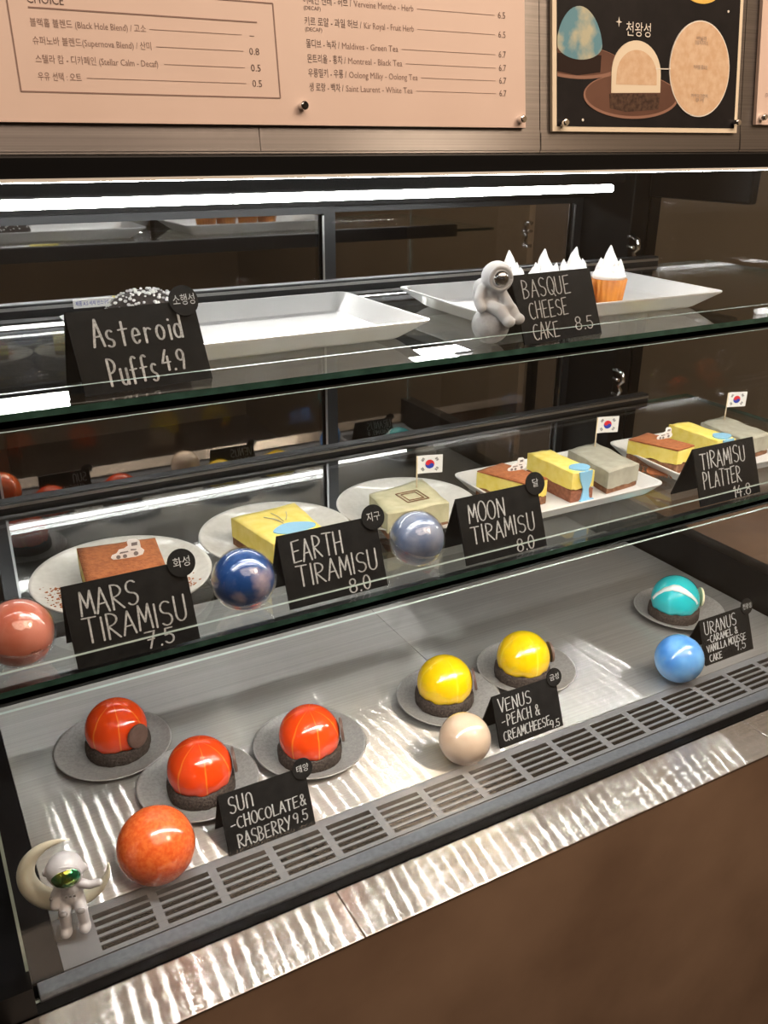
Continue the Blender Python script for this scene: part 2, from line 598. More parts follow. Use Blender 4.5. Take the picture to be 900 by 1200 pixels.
def stroke(bm, pts, w, fn, mi=0):
    """flat pen stroke with round ends"""
    for a, b in zip(pts, pts[1:]):
        dx, dy = b[0] - a[0], b[1] - a[1]
        l = math.hypot(dx, dy)
        if l < 1e-7:
            continue
        ux, uy = dx / l, dy / l
        poly = []
        for c, s in ((a, 1), (b, -1)):
            t0 = math.atan2(uy, ux) + (PI / 2 if s == 1 else -PI / 2)
            for k in range(5):
                t = t0 + PI * k / 4
                poly.append((c[0] + w * math.cos(t), c[1] + w * math.sin(t)))
        f = bm.faces.new([bm.verts.new(fn(u, v, 0)) for u, v in poly])
        f.material_index = mi


def hand(bm, body, u0, v0, h, width, pen, fn, slope=0.0):
    n = sum(.55 if ch == ' ' else .45 if ch in '.I1i' else 1 for ch in body)
    adv = width / n
    u = u0
    for ch in body:
        a = adv * (.55 if ch == ' ' else .45 if ch in '.I1i' else 1)
        if ch in G:
            sx = (adv * .80) / .6
            jx, jy, jh = random.uniform(-.03, .03) * adv, random.uniform(-.03, .03) * h, random.uniform(.94, 1.06)
            shift = -.17 * sx if ch in '.I1i' else 0
            for st in G[ch]:
                pts = [(u + jx + shift + (x + .03) * sx, v0 + jy + (u - u0) * slope + y * h * jh) for x, y in st]
                stroke(bm, pts, pen, fn)
        u += a


# ------------------------------------------------------------------ the room
def shell():
    b = nb(); box(b, -2.2, 3.2, -2.4, 3.0, -.05, 0); struct('floor', b, 'floor')
    b = nb(); box(b, -2.2, 3.2, -2.4, 3.0, 2.9, 2.95); struct('ceiling', b, 'ceil')
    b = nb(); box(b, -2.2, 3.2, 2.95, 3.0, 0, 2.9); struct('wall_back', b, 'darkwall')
    b = nb(); box(b, 1.75, 1.8, -2.4, 2.95, 0, 2.9); struct('wall_right', b, 'wall')
    b = nb(); box(b, -2.2, -2.15, -2.4, 2.95, 0, 2.9); struct('wall_left', b, 'wall')
    b = nb(); box(b, -2.15, 3.15, -2.4, -2.35, 0, 2.9); struct('wall_front', b, 'wall')


shell()
b = nb(); box(b, 1.55, 1.70, 1.98, 2.12, 0, 2.9)
o = struct('column', b, 'tan')

# ------------------------------------------------------------------ counter with steel lip
ct = tag(empty('counter', (.5, .9, 0)), 'brown plaster counter with a brushed steel top edge carrying the glass display case', 'counter')
inv = Vector((-.5, -.9, 0))


def world_part(name, bm, mt, parent):
    o = link(name, bm, mt, parent)
    o.location = -parent.location
    return o


b = nb(); box(b, -.02, 1.745, .582, 1.26, 0, DECK - .0345); box(b, -.02, 1.745, .5255, .582, 0, DECK - .0038); world_part('plaster_body', b, 'plaster', ct)
b = nb()
box(b, -.015, .278, .5225, .583, DECK - .0036, DECK - .001, 0, .0008)
box(b, .2793, .842, .5225, .583, DECK - .0036, DECK - .001, 0, .0008)
box(b, .8433, 1.745, .5225, .583, DECK - .0036, DECK - .001, 0, .0008)
world_part('steel_lip', b, 'steel_lip', ct)

b = nb(); box(b, -.75, -.024, .50, 1.26, 0, DECK + .004, 0, .003)
o = link('stone_counter', b, 'granite'); tag(o, 'dark speckled stone counter end left of the display case', 'counter')

# ------------------------------------------------------------------ display case
case = tag(empty('display_case', (.55, .9, DECK)), 'black framed refrigerated glass display case full of planet cakes', 'display case')


def cp(name, bm, mt, parent=None):
    o = link(name, bm, mt, parent or case)
    o.location = -case.location if parent is None else (0, 0, 0)
    return o


XL, XR = .006, 1.10
b = nb()
box(b, .033, .5685, .676, 1.19, DECK - .03, DECK)
box(b, .5693, 1.086, .676, 1.19, DECK - .03, DECK)
cp('steel_deck', b, 'steel')
# grille: rails along x and bridges between groups of five slots
b = nb()
g0, g1, per, gap = .067, 1.026, .0600, .0085
y0, y1 = .6215, .6685
pitch = (y1 - y0) / 5
slot = pitch * .66
yy = y0
box(b, .033, 1.086, .6165, y0, DECK - .0012, DECK)
for k in range(5):
    box(b, g0, g1, yy + slot, yy + pitch, DECK - .0012, DECK)
    yy += pitch
box(b, .033, 1.086, y1, .6755, DECK - .0012, DECK)
k = 0
x = g0
while x < g1 - .01:
    box(b, x - gap if k else .033, x, y0, y1, DECK - .0012, DECK - .0001)
    x += per
    k += 1
box(b, x - gap, 1.086, y0, y1, DECK - .0012, DECK - .0001)
cp('air_grille', b, 'grille')
b = nb(); box(b, .033, 1.086, .6165, .6755, DECK - .034, DECK - .03); cp('grille_well', b, 'darkwell')
b = nb(); box(b, .010, 1.092, .596, .6155, DECK - .03, DECK, 0, .001); cp('front_ledge', b, 'ledge')
b = nb()
box(b, -.022, 1.12, .584, .5945, DECK - .02, DECK - .0005)          # groove the front glass stands in
box(b, -.022, .006, .584, 1.22, DECK - .03, DECK + .03)             # left base rail
box(b, .0065, .0325, .616, 1.19, DECK - .03, DECK - .0005)
box(b, 1.092, 1.125, .584, 1.22, DECK - .03, DECK + .06, 0, .002)   # right base rail
box(b, -.022, 1.125, 1.215, 1.24, DECK - .03, DECK + .02)           # rear rail
box(b, 1.064, 1.125, 1.10, 1.24, DECK, EYE - .014, 0, .002)         # rear right post
box(b, -.022, .06, 1.215, 1.24, DECK, EYE - .014)                   # rear left post
box(b, -.022, 1.125, 1.19, 1.24, EYE - .096, EYE - .014)            # rear header
box(b, 1.094, 1.112, .905, 1.10, EYE - .091, EYE - .030, 0, .004)   # end header
box(b, -.022, 1.125, .596, 1.24, EYE - .0235, EYE - .0145, 0, .002) # roof
box(b, -.022, 1.115, .592, .604, EYE - .0275, EYE - .0145, 0, .001)
cp('frame', b, 'black')
b = nb(); box(b, -.02, 1.112, .5905, .5921, EYE - .0290, EYE - .0270); cp('lit_glass_edge', b, 'litedge')  # pale strip painted as the lit top edge of the front glass


def slab(bm, x0, x1, y0, y1, z0, z1, faces_clear):
    """glass sheet: clear broad faces, polished edges (material 1)"""
    fs = box(bm, x0, x1, y0, y1, z0, z1, 1)
    for i in faces_clear:
        fs[i].material_index = 0


# box faces: 0 bottom, 1 top, 2 front, 3 right, 4 back, 5 left
for nm, za, zb in (('front_glass', DECK - .004, EYE - .388), ('front_glass', EYE - .356, EYE - .1805), ('front_glass', EYE - .1555, EYE - .0275)):
    b = nb(); slab(b, .0035, 1.108, .5986, .6014, za, zb, (2, 4)); cp(nm, b, ['glass', 'shine'])
b = nb(); slab(b, 1.098, 1.102, .603, 1.10, DECK + .02, EYE - .03, (3, 5)); cp('end_glass', b, ['endglass', 'shine'])
b = nb(); slab(b, .0035, .0060, .603, 1.21, DECK - .01, EYE - .03, (3, 5)); cp('end_glass', b, ['endglass', 'shine'])


def door(x0, x1, y, hx):
    b = nb()
    z0, z1 = DECK + .002, EYE - .097
    t = .018
    box(b, x0, x0 + t, y - .008, y + .008, z0, z1)
    box(b, x1 - t, x1, y - .008, y + .008, z0, z1)
    box(b, x0 + t, x1 - t, y - .008, y + .008, z0, z0 + t)
    box(b, x0 + t, x1 - t, y - .008, y + .008, z1 - .010, z1)
    fr = cp('sliding_door', b, 'darkalu')
    b = nb(); slab(b, x0 + t, x1 - t, y - .0022, y + .0022, z0 + t, z1 - .010, (2, 4)); cp('door_pane', b, ['mirror', 'edge'], fr)
    for xx in (x0 + t, x1 - t - .003):
        b = nb(); box(b, xx, xx + .003, y - .0095, y - .008, z0 + t, z1 - .012); cp('bright_seal', b, 'alu', fr)
    b = nb(); box(b, hx - .008, hx + .008, y + .008, y + .022, DECK + .2, DECK + .34, 0, .003); cp('handle', b, 'darkalu', fr)


door(.076, .590, 1.205, .12)
door(.574, 1.066, 1.224, 1.0)


def strip_of_diodes(bm, x0, x1, y, z, pitch, s=.0020, d=.0056):
    n = int((x1 - x0) / pitch)
    for i in range(n + 1):
        xx = x0 + i * pitch
        vs = [bm.verts.new((xx + a * s, y + c * d, z)) for a, c in ((-1, 1), (1, 1), (1, -1), (-1, -1))]
        bm.faces.new(vs)


def shelf(z, rail_l, rail_r, glow):
    b = nb(); slab(b, .014, 1.080, .6045, .955, z - .005, z, (0, 1))
    sh = cp('glass_shelf', b, ['shelfglass', 'edge'])
    b = nb(); box(b, rail_l, rail_r, .955, .970, z - .012, z + .010, 0, .0015); cp('rear_rail', b, 'darkalu', sh)
    b = nb(); box(b, rail_l, rail_r - .002, .9535, .955, z + .004, z + .0072); cp('rail_trim', b, 'alu', sh)
    b = nb()
    box(b, .014, 1.080, .6050, .6195, z - .0100, z - .0052)
    box(b, .014, 1.080, .6050, .6065, z - .0125, z - .0052)
    cp('diode_channel', b, 'darkalu', sh)
    b = nb(); strip_of_diodes(b, .085, 1.062, .613, z - .0108, .0190)
    cp('diode_row', b, glow, sh)
    return sh


shelf(SH2, .016, 1.0, 'diode')
shelf(SH1, .016, .985, 'diodemid')
# tube under the roof
b = nb(); box(b, .01, .94, .992, 1.012, EYE - .062, EYE - .024); th = cp('tube_lamp', b, 'black')
b = nb(); tube(b, [(.016, 1.002, EYE - .070), (.925, 1.002, EYE - .070)], .0050, 16); cp('light_tube', b, 'tube', th)
b = nb(); box(b, .01, 1.08, .652, .668, EYE - .0262, EYE - .0236); rl = cp('roof_diode_channel', b, 'darkalu')
b = nb(); tube(b, [(.03, .660, EYE - .0268), (1.065, .660, EYE - .0268)], .0062, 12); cp('light_tube', b, 'diodetop', rl)
# chrome shelf hooks on the rear right post
for z in (EYE - .170, EYE - .385):
    b = nb()
    pts = [(1.0600, 1.098, z + .020), (1.0605, 1.088, z + .021), (1.062, 1.078, z + .016), (1.062, 1.076, z + .004), (1.060, 1.084, z - .004), (1.0605, 1.078, z - .012), (1.062, 1.084, z - .022), (1.061, 1.097, z - .020)]
    tube(b, pts, .0035, 10)
    tube(b, [(1.061, 1.098, z + .006), (1.061, 1.085, z + .004)], .003, 8)
    cp('shelf_hook', b, 'chrome')

# stickers on the rear rail of the top shelf
b = nb(); box(b, .172, .2105, .9512, .9532, SH1 + .0025, SH1 + .0112, 0)
st = tag(link('sticker_label', b, 'paper'), 'small white sticker with dark Korean print on the upper shelf rail behind the puff card', 'sticker')
b = nb(); put_text(b, '제품 A.S 세제 반스구입', .1912, SH1 + .0052, .0036, .034, 'C', 0, lambda u, v, h: (u, .9510, v)); link('print', b, 'navy', st)
b = nb(); box(b, .2118, .2520, .9512, .9532, SH1 + .0025, SH1 + .0122, 0)
tag(link('sticker_label', b, 'yellowtag'), 'small yellow sticker beside the white printed sticker on the upper shelf rail', 'sticker')

# ------------------------------------------------------------------ menu signs above the case (leaning back a little)
UP = Vector((0, .13, .9915)).normalized()
NF = Vector((0, -.9915, .13)).normalized()
P0 = Vector((0, .61, EYE - .012))


def sg(u, v, h):
    return tuple(P0 + Vector((u, 0, 0)) + UP * v + NF * h)


def plate_uv(bm, u0, u1, v0, v1, h0, h1, mi=0):
    prism(bm, [(u0, v0), (u1, v0), (u1, v1), (u0, v1)], h0, h1, mi, sg)


def screw(parent, u, v):
    b = nb()
    prism(b, circ(u, v, .0028, 14), .004, .009, 0, sg)
    prism(b, circ(u, v, .0020, 14), .009, .0104, 0, sg)
    link('screw', b, 'chrome', parent)


TOPV = .30
b = nb(); plate_uv(b, -.30, .4832, -.002, TOPV, -.016, 0)
plate_uv(b, -.30, .2444, -.0005, .0148, 0, .0006); plate_uv(b, .2452, .4832, -.0005, .0148, 0, .0006)
sign = tag(link('menu_sign', b, 'steel_sign'), 'wide brushed steel sign with a peach drinks menu printed in brown', 'sign')
b = nb(); plate_uv(b, -.28, .4665, .0155, TOPV, .0006, .004); link('menu_board', b, 'board', sign)
for u, v in ((.2764, .0273), (.4608, .0212)):
    screw(sign, u, v)
b = nb()
H = .0042
ln = lambda u0, u1, v, t=.0004, mi=0: plate_uv(b, u0, u1, v - t, v + t, H - .0001, H + .0001, mi)
tx = lambda s, u, v, h, wd=None, al='L', mi=0: put_text(b, s, u, v, h, wd, al, mi, lambda a, c, q: sg(a, c, H))
ln(.0962, .2610, .0322, .0004, 1)
for u in (.0962, .2610):
    plate_uv(b, u - .0004, u + .0004, .0322, .0890, H - .0001, H + .0001, 1)
ln(.0962, .2610, .0890, .0004, 1)
tx('CHOICE', .1072, .0795, .0048, .0205)
ln(.1072, .2488, .0772, .0004, 1)
rows = (('블랙홀 블렌드 (Black Hole Blend) / 고소', .0676, .0680, '–', .1742), ('슈퍼노바 블렌드(Supernova Blend) / 산미', .0580, .0700, '0.8', .1772),
        ('스텔라 캄 - 디카페인 (Stellar Calm - Decaf)', .0482, .0730, '0.5', .1809), ('우유 선택 : 오트', .0388, .0250, '0.5', .1323))
for s, v, wd, pr, e in rows:
    tx(s, .1070, v, .0036, wd, 'L', 1)
    ln(e + .003, .2375, v + .0017, .00012, 1)
    tx(pr, .2486 if pr != '–' else .2460, v - .0002, .0042, None, 'R')
rows = (('어메인 엔테 - 허브 /', ' Verveine Menthe - Herb', .0908, .3190, .3683, '6.5'), ('키르 로얄 - 과일 허브 /', ' Kir Royal - Fruit Herb', .0778, .3260, .3680, '6.5'), ('몰디브 - 녹차 /', ' Maldives - Green Tea', .0643, .3080, .3542, '6.7'),
        ('몬트리올 - 홍차 /', ' Montreal - Black Tea', .0551, .3120, .3571, '6.7'), ('우롱밀키 - 우롱 /', ' Oolong Milky - Oolong Tea', .0463, .3120, .3695, '6.7'), ('생 로랑 - 백차 /', ' Saint Laurent - White Tea', .0375, .3090, .3647, '6.7'))
for a, s, v, m_, e, pr in rows:
    tx(a, .2830, v, .0042, m_ - .2830)
    tx(s, m_ + .002, v, .0040, e - m_ - .002, 'L', 1)
    ln(e + .003, .4385, v + .0018, .00012, 1)
    tx(pr, .4483, v, .0044, .0066, 'R')
for v in (.0868, .0740):
    tx('(DECAF)', .2830, v, .0024, .0125)
link('lettering', b, ['ink', 'inkpale'], sign, normals=False)

# the poster sign
P = {}
for k, a in dict(cream=mat('poster_cream', (.74, .55, .38), .5, var=(.66, .44, .27), scale=160), paleedge=mat('poster_pale', (.82, .72, .56), .5), bluedome=mat('poster_blue', (.10, .28, .37), .5, var=(.50, .50, .36), scale=30, ramp=(.46, .56)),
                 crumb=mat('poster_crumb', (.05, .028, .020), .7, spec=.15, var=(.11, .065, .045), scale=300), copper=mat('poster_copper', (.12, .058, .040), .6, spec=.15, var=(.16, .080, .055), scale=25), rimc=mat('poster_rim', (.30, .15, .10), .6),
                 dusk=mat('poster_shadow', (.028, .016, .013), .7, spec=.15), whitep=mat('poster_white', (.80, .76, .70), .6), yolk=mat('poster_yolk', (.85, .55, .10), .5), inkp=mat('poster_ink', (.38, .30, .26), .6)).items():
    P[k] = a
b = nb(); plate_uv(b, .4840, .7125, -.002, TOPV, -.016, 0); plate_uv(b, .4845, .7120, -.0005, .0125, 0, .0006)
ps = tag(link('poster_sign', b, 'steel_sign'), 'brushed steel sign with a black poster of a sliced blue domed cake on copper plates', 'sign')
b = nb(); plate_uv(b, .4935, .7045, .0132, TOPV, .0006, .0035); link('poster_sheet', b, P['paleedge'], ps)
b = nb(); plate_uv(b, .4978, .7005, .0170, TOPV, .0035, .0038); link('poster_print', b, 'poster', ps)
for u, v in ((.5029, .0192), (.6998, .0212)):
    screw(ps, u, v)
b = nb()
lay = lambda poly, h, mi: prism(b, poly, .0038, .0038 + h * .0001, mi, sg)
cl = lambda pts: [(max(.4980, u), v) for u, v in pts]
lay(cl(circ(.5190, .0640, .0460, 40, .0120)), 1, 4)                 # plate of the whole cake
lay(cl(circ(.5190, .0650, .0440, 40, .0105)), 2, 3)
lay(cl([(.4980, .0700), (.5430, .0700), (.5420, .0575), (.5180, .0545), (.4980, .0570)]), 3, 7)
egg = [(.5205 + .0232 * math.cos(t) * (1 - .10 * math.sin(t) if math.sin(t) > 0 else 1), .0770 + (.0270 if math.sin(t) > 0 else .0110) * math.sin(t)) for t in [2 * PI * k / 40 for k in range(40)]]
lay(cl(egg), 4, 2)
lay(circ(.5770, .0405, .0525, 48, .0172), 5, 4)
lay(circ(.5770, .0413, .0505, 48, .0158), 6, 3)
lay([(.5515, .0420), (.5525, .0310), (.5700, .0285), (.6065, .0310), (.6080, .0430)], 7, 8)
slc = [(.5535, .0425), (.6080, .0440)] + [(.5808 + .0272 * math.cos(t), .0575 + .0250 * math.sin(t)) for t in [PI * k / 20 for k in range(21)]]
lay(slc, 8, 1)
lay([(.5585, .0490), (.6035, .0495)] + [(.5812 + .0222 * math.cos(t), .0560 + .0195 * math.sin(t)) for t in [PI * k / 20 for k in range(21)]], 9, 0)
lay(circ(.6538, .0635, .0362, 56, .0378), 8, 5)
lay(circ(.6538, .0635, .0352, 56, .0368), 9, 0)
lay(circ(.6525, .1250, .0215, 32, .0110), 5, 6)
lay([(.6020, .0626), (.6190, .0630), (.6190, .0622), (.6020, .0618)], 10, 5)
for u, v, r in ((.5241, .0218, .0011), (.6856, .1101, .0011)):
    lay(circ(u, v, r, 12), 5, 5)
lay([(.5610, .0988), (.5616, .0958), (.5642, .0951), (.5616, .0944), (.5610, .0914), (.5604, .0944), (.5578, .0951), (.5604, .0958)], 5, 5)
link('picture', b, [P[k] for k in ('cream', 'paleedge', 'bluedome', 'copper', 'rimc', 'whitep', 'yolk', 'dusk', 'crumb')], ps)
b = nb()
put_text(b, '천왕성', .5685, .0862, .0082, .0268, 'L', 0, lambda a, c, q: sg(a, c, .0046))
for v, s, wd in ((.0862, '바닐라', .012), (.0828, '크림치즈무스', .016), (.0638, '카라멜 콤포트', .017), (.0412, '카카오크런치', .020), (.0376, '쿠키', .010)):
    put_text(b, s, .6540, v, .0026, wd, 'C', 1, lambda a, c, q: sg(a, c, .0050))
link('lettering', b, [P['whitep'], P['inkp']], ps, normals=False)

b = nb(); plate_uv(b, .7133, 1.30, -.002, TOPV, -.016, 0); plate_uv(b, .7137, 1.30, -.0005, .0125, 0, .0006)
s3 = tag(link('menu_sign', b, 'steel_sign'), 'steel sign with a pale peach board right of the black cake poster', 'sign')
b = nb(); plate_uv(b, .7285, 1.28, .0205, TOPV, .0006, .004); link('menu_board', b, 'board', s3)
screw(s3, .7345, .0262)
b = nb(); put_text(b, '(DECAF)', .7385, .0440, .0030, .014, 'L', 0, lambda a, c, q: sg(a, c, H)); link('lettering', b, 'inkpale', s3, normals=False)

# ------------------------------------------------------------------ cards
CARD_W, CARD_H, CARD_Y = .095, .0600, .022


def card(name_label, loc, rz, lines, disc, pen=.00078, w=CARD_W, h=CARD_H, back=True, disc_at=(.955, .985)):
    t = tag(empty('name_card', loc, rz), name_label, 'name card', 'black name cards in the case')
    n = Vector((0, -h, -CARD_Y)).normalized()                       # outward normal of the front panel
    n = Vector((0, -h, CARD_Y)).normalized()
    upv = Vector((0, CARD_Y, h)).normalized()
    ls = math.hypot(h, CARD_Y)
    f = lambda u, v, q: tuple(Vector((u * w, 0, 0)) + upv * (v * ls) + n * q)
    b = nb(); prism(b, [(0, 0), (1, 0), (.985, 1), (-.012, 1)], -.0016, 0, 0, f); link('front_panel', b, 'card', t)
    upb = Vector((0, -CARD_Y, h)).normalized()
    nb_ = Vector((0, h, CARD_Y)).normalized()
    fb = lambda u, v, q: tuple(Vector((u * w, 2 * CARD_Y + .001, 0)) + upb * (v * ls) + nb_ * q)
    b = nb(); prism(b, [(0, 0), (1, 0), (.985, .985), (-.012, .985)], -.0014, 0, 0, fb); link('back_panel', b, 'card', t)
    b = nb()
    for s, u, v, hh, wd in lines:
        hand(b, s, u, v, hh, wd, pen / w, lambda a, c, q: f(a, c, .00025))
    # keep pen width even: strokes are drawn in panel units, so widen in v by the panel's shape
    link('lettering', b, 'chalk', t, normals=False)
    if back:
        b = nb()
        for s, u, v, hh, wd in lines[:2]:
            hand(b, s, u, v, hh, wd, pen / w, lambda a, c, q: fb(1 - a, c, .00025))
        link('lettering', b, 'chalk', t, normals=False)
    if disc:
        b = nb()
        fd = lambda u, v, q: tuple(Vector((disc_at[0] * w + u, 0, 0)) + upv * (disc_at[1] * ls + v) + n * q)
        prism(b, circ(0, 0, .0113, 28), .0004, .0016, 0, fd)
        d = link('name_disc', b, 'card', t)
        b = nb(); put_text(b, disc, 0, -.0026, .0062, {1: .007, 2: .0135, 3: .017}[len(disc)], 'C', 0, lambda a, c, q: fd(a, c, .0019)); link('disc_lettering', b, 'chalk', d, normals=False)
    return t


RZ = 0.0
card('black chalk card on the deck reading SUN chocolate and raspberry in front of orange domes', (.2045, .673, DECK), 0, [('SUn', .08, .66, .26, .29), ('-CHOCOLATE&', .06, .385, .19, .88), ('RASBERRY', .11, .08, .22, .62), ('9.5', .75, .13, .17, .19)], '태양')
card('black chalk card on the deck reading VENUS peach and creamcheese beside yellow domes', (.544, .681, DECK), 0, [('VENUS', .06, .66, .25, .52), ('-PEACH &', .07, .38, .22, .60), ('CREAMCHEESE', .07, .11, .18, .74), ('9.5', .79, .03, .14, .17)], '금성')
card('black chalk card on the deck reading URANUS beside the blue ball', (.897, .691, DECK), 0, [('URANUS', .05, .66, .27, .68), ('-CARAMEL &', .08, .47, .15, .64), ('VANILLA MOUSSE', .06, .27, .15, .82), ('CAKE', .09, .06, .15, .26), ('9.5', .62, .09, .20, .24)], '천왕성')
card('black chalk card on the lower glass shelf reading MARS TIRAMISU 7.5', (.080, .609, SH2), 0, [('MARS', .10, .60, .30, .48), ('TIRAMISU', .09, .27, .30, .86), ('7.5', .55, .04, .19, .26)], '화성')
card('black chalk card on the lower glass shelf reading EARTH TIRAMISU 8.0', (.257, .617, SH2), 0, [('EARTH', .10, .60, .30, .52), ('TIRAMISU', .11, .27, .28, .84), ('8.0', .60, .02, .20, .24)], '지구')
card('black chalk card on the lower glass shelf reading MOON TIRAMISU 8.0', (.436, .615, SH2), 0, [('MOON', .10, .60, .28, .46), ('TIRAMISU', .10, .29, .27, .80), ('8.0', .62, .02, .20, .24)], '달')
card('black chalk card on the lower glass shelf reading TIRAMISU PLATTER 14.8', (.742, .613, SH2), 0, [('TIRAMISU', .07, .62, .28, .76), ('PLATTER', .08, .28, .28, .64), ('14.8', .55, .02, .20, .30)], None)
card('black chalk card on the top glass shelf reading Asteroid Puffs 4.9', (.1130, .622, SH1), .10, [('Asteroid', .14, .55, .31, .72), ('Puffs', .20, .08, .33, .40), ('4.9', .62, .17, .24, .20)], '소행성', .0009, h=.0545, disc_at=(.90, 1.0))
card('black chalk card on the top glass shelf reading BASQUE CHEESE CAKE', (.4855, .614, SH1), .08, [('BASQUE', .08, .66, .26, .62), ('CHEESE', .12, .35, .24, .50), ('CAKE', .12, .05, .23, .34), ('8.5', .66, .10, .20, .26)], None, .00062, h=.0565)

# ------------------------------------------------------------------ plates and dome cakes on the deck
def round_plate(label, x, y, z, r, mt, group, h=.010):
    b = nb()
    lathe(b, [(0, .0018), (r * .52, .0018), (r * .54, 0), (r * .60, 0), (r * .62, .0025), (r * .97, h - .0008), (r, h), (r * .992, h + .0010), (r * .955, h - .0002), (r * .70, .0052), (r * .58, .0042), (0, .0042)], 72)
    o = link('plate', b, mt)
    o.location = (x, y, z)
    return tag(o, label, 'plate', group)


def dome_cake(label, x, y, z, glz, coin, r=.0352, swirl=False, drips=True, group='domed cakes on grey plates', seed=1):
    rnd = random.Random(seed)
    t = tag(empty('dome_cake', (x, y, z)), label, 'cake', group)
    hz = .0165
    b = nb()
    wv = [rnd.uniform(-.0007, .0007) for _ in range(60)]
    lathe(b, [(0, 0), (r * .99, 0), (r * 1.04, .0012), (r * 1.05, hz * .5), (r * 1.03, hz - .001), (r * 1.0, hz), (0, hz)], 60, wob=lambda k, a, rr, zz: (rr + wv[int(a / (2 * PI) * 60) % 60], zz))
    link('cookie_base', b, 'cookie', t)
    ph = [rnd.uniform(0, 6.3) for _ in range(3)]
    prof = []
    cz = hz + r * .34                                               # sphere centre
    for k in range(25):
        th = -20 + 110 * k / 24
        prof.append((r * math.cos(math.radians(th)), cz + r * math.sin(math.radians(th)) * .98))
    prof = [(0, hz + .0002), (r * .80, hz + .0002)] + prof
    def wob(k, a, rr, zz):
        if 1 <= k <= 3:
            return rr, zz + .0010 * (math.sin(7 * a + ph[0]) + .8 * math.sin(13 * a + ph[1])) * (1 if k > 1 else .0)
        return rr, zz
    prof[-1] = (0, prof[-1][1])
    lathe(b := nb(), prof, 64, wob=wob)
    link('glazed_dome', b, glz, t)
    if swirl:
        b = nb()
        path = [(150, 4), (140, 22), (126, 40), (104, 52), (80, 52), (60, 44), (44, 32), (32, 18), (26, 6)]
        rows = []
        P3 = []
        for i in range(len(path) - 1):
            for q in range(6):
                s = q / 6
                P3.append([path[i][j] * (1 - s) + path[i + 1][j] * s for j in range(2)])
        n = len(P3)
        for i, (az, el) in enumerate(P3):
            wdt = 3.2 + 5.5 * math.sin(PI * min(1, i / n * 1.05)) ** 2
            rr = r + .0006
            j = min(i + 1, n - 1); k0 = max(i - 1, 0)
            da, de = P3[j][0] - P3[k0][0], P3[j][1] - P3[k0][1]
            l = math.hypot(da, de) or 1
            row = []
            for sgn in (-1, 1):
                a2 = math.radians(-(az + sgn * wdt * de / l) - 50)
                e2 = math.radians(el - sgn * wdt * da / l)
                row.append(Vector((rr * math.cos(e2) * math.cos(a2), rr * math.cos(e2) * math.sin(a2), cz + rr * math.sin(e2) * .98)))
            rows.append(row)
        vs = [[b.verts.new(p) for p in r_] for r_ in rows]
        for a, c in zip(vs, vs[1:]):
            f = b.faces.new((a[0], a[1], c[1], c[0])); f.smooth = True
        o = link('white_swirl', b, 'swirl', t)
        sm = o.modifiers.new('thick', 'SOLIDIFY'); sm.thickness = .0006; sm.offset = 1
    if coin:
        az, tilt, mt = coin
        b = nb()
        a = math.radians(az)
        nrm = Vector((math.cos(a) * math.cos(tilt), math.sin(a) * math.cos(tilt), math.sin(tilt)))
        sx = Vector((-math.sin(a), math.cos(a), 0)); uy = nrm.cross(sx)
        cc = Vector((math.cos(a) * (r + .0018), math.sin(a) * (r + .0018), hz + .0155))
        fn = lambda u, v, q: tuple(cc + sx * u + uy * v + nrm * q)
        prism(b, circ(0, 0, .0140, 32), -.0012, .0010, 0, fn)
        prism(b, circ(0, 0, .0140, 32), .0010, .0017, 0, lambda u, v, q: fn(u * (.96 if q > .0015 else 1), v * (.96 if q > .0015 else 1), q))
        c = link('chocolate_disc', b, mt, t)
        if mt == 'coin':
            b = nb()
            for ang in range(28):
                a0, a1 = 2 * PI * ang / 28, 2 * PI * (ang + 1) / 28
                prism(b, [(.0126 * math.cos(a0), .0126 * math.sin(a0)), (.0126 * math.cos(a1), .0126 * math.sin(a1)), (.0112 * math.cos(a1), .0112 * math.sin(a1)), (.0112 * math.cos(a0), .0112 * math.sin(a0))], .0016, .0022, 0, fn)
            for k, (wd, yv) in enumerate(((.012, .002), (.015, -.001), (.009, -.004))):
                prism(b, [(-wd / 2, yv), (wd / 2, yv), (wd / 2, yv + .0012), (-wd / 2, yv + .0012)], .0016, .0021, 0, fn)
            link('embossing', b, 'coin', c)
    return t


gp, gc = 'grey plates on the steel deck', 'domed cakes on grey plates'
PL = [('dark grey round plate under the orange dome nearest the left glass', .144, .897), ('dark grey round plate under the orange dome just behind the SUN card', .2105, .787), ('dark grey round plate right of the SUN card under an orange dome', .3465, .789),
      ('dark grey round plate under the yellow dome nearer the cream ball', .5415, .7905), ('dark grey round plate under the yellow dome behind the VENUS card', .670, .797), ('dark grey round plate under the turquoise dome', .974, .816)]
for l, x, y in PL:
    round_plate(l, x, y, DECK, .0665, 'plate', gp)
ZC = DECK + .0042
DC = [('glossy orange red dome cake showing its round chocolate disc from the front', .1490, .894, 'sunglaze', (-63, .1, 'coin'), 1),
      ('glossy orange red dome cake between the orange ball and the SUN card', .2110, .779, 'sunglaze', (-14, .12, 'coin'), 2),
      ('glossy orange red dome cake behind the right end of the SUN card', .3400, .775, 'sunglaze', (-22, .12, 'coin'), 3),
      ('glossy yellow dome cake behind the cream ball', .5345, .790, 'venusglaze', (-28, .2, 'coin'), 4),
      ('glossy yellow dome cake behind the VENUS card', .6580, .790, 'venusglaze', (-18, .1, 'coin'), 5)]
for l, x, y, g, c, sd in DC:
    dome_cake(l, x, y, ZC, g, c, seed=sd, group=gc)
dome_cake('glossy turquoise dome cake with a white swirl behind the blue ball', .9570, .811, ZC, 'uranusglaze', (-32, .0, 'ivory'), swirl=True, seed=6, group=gc)

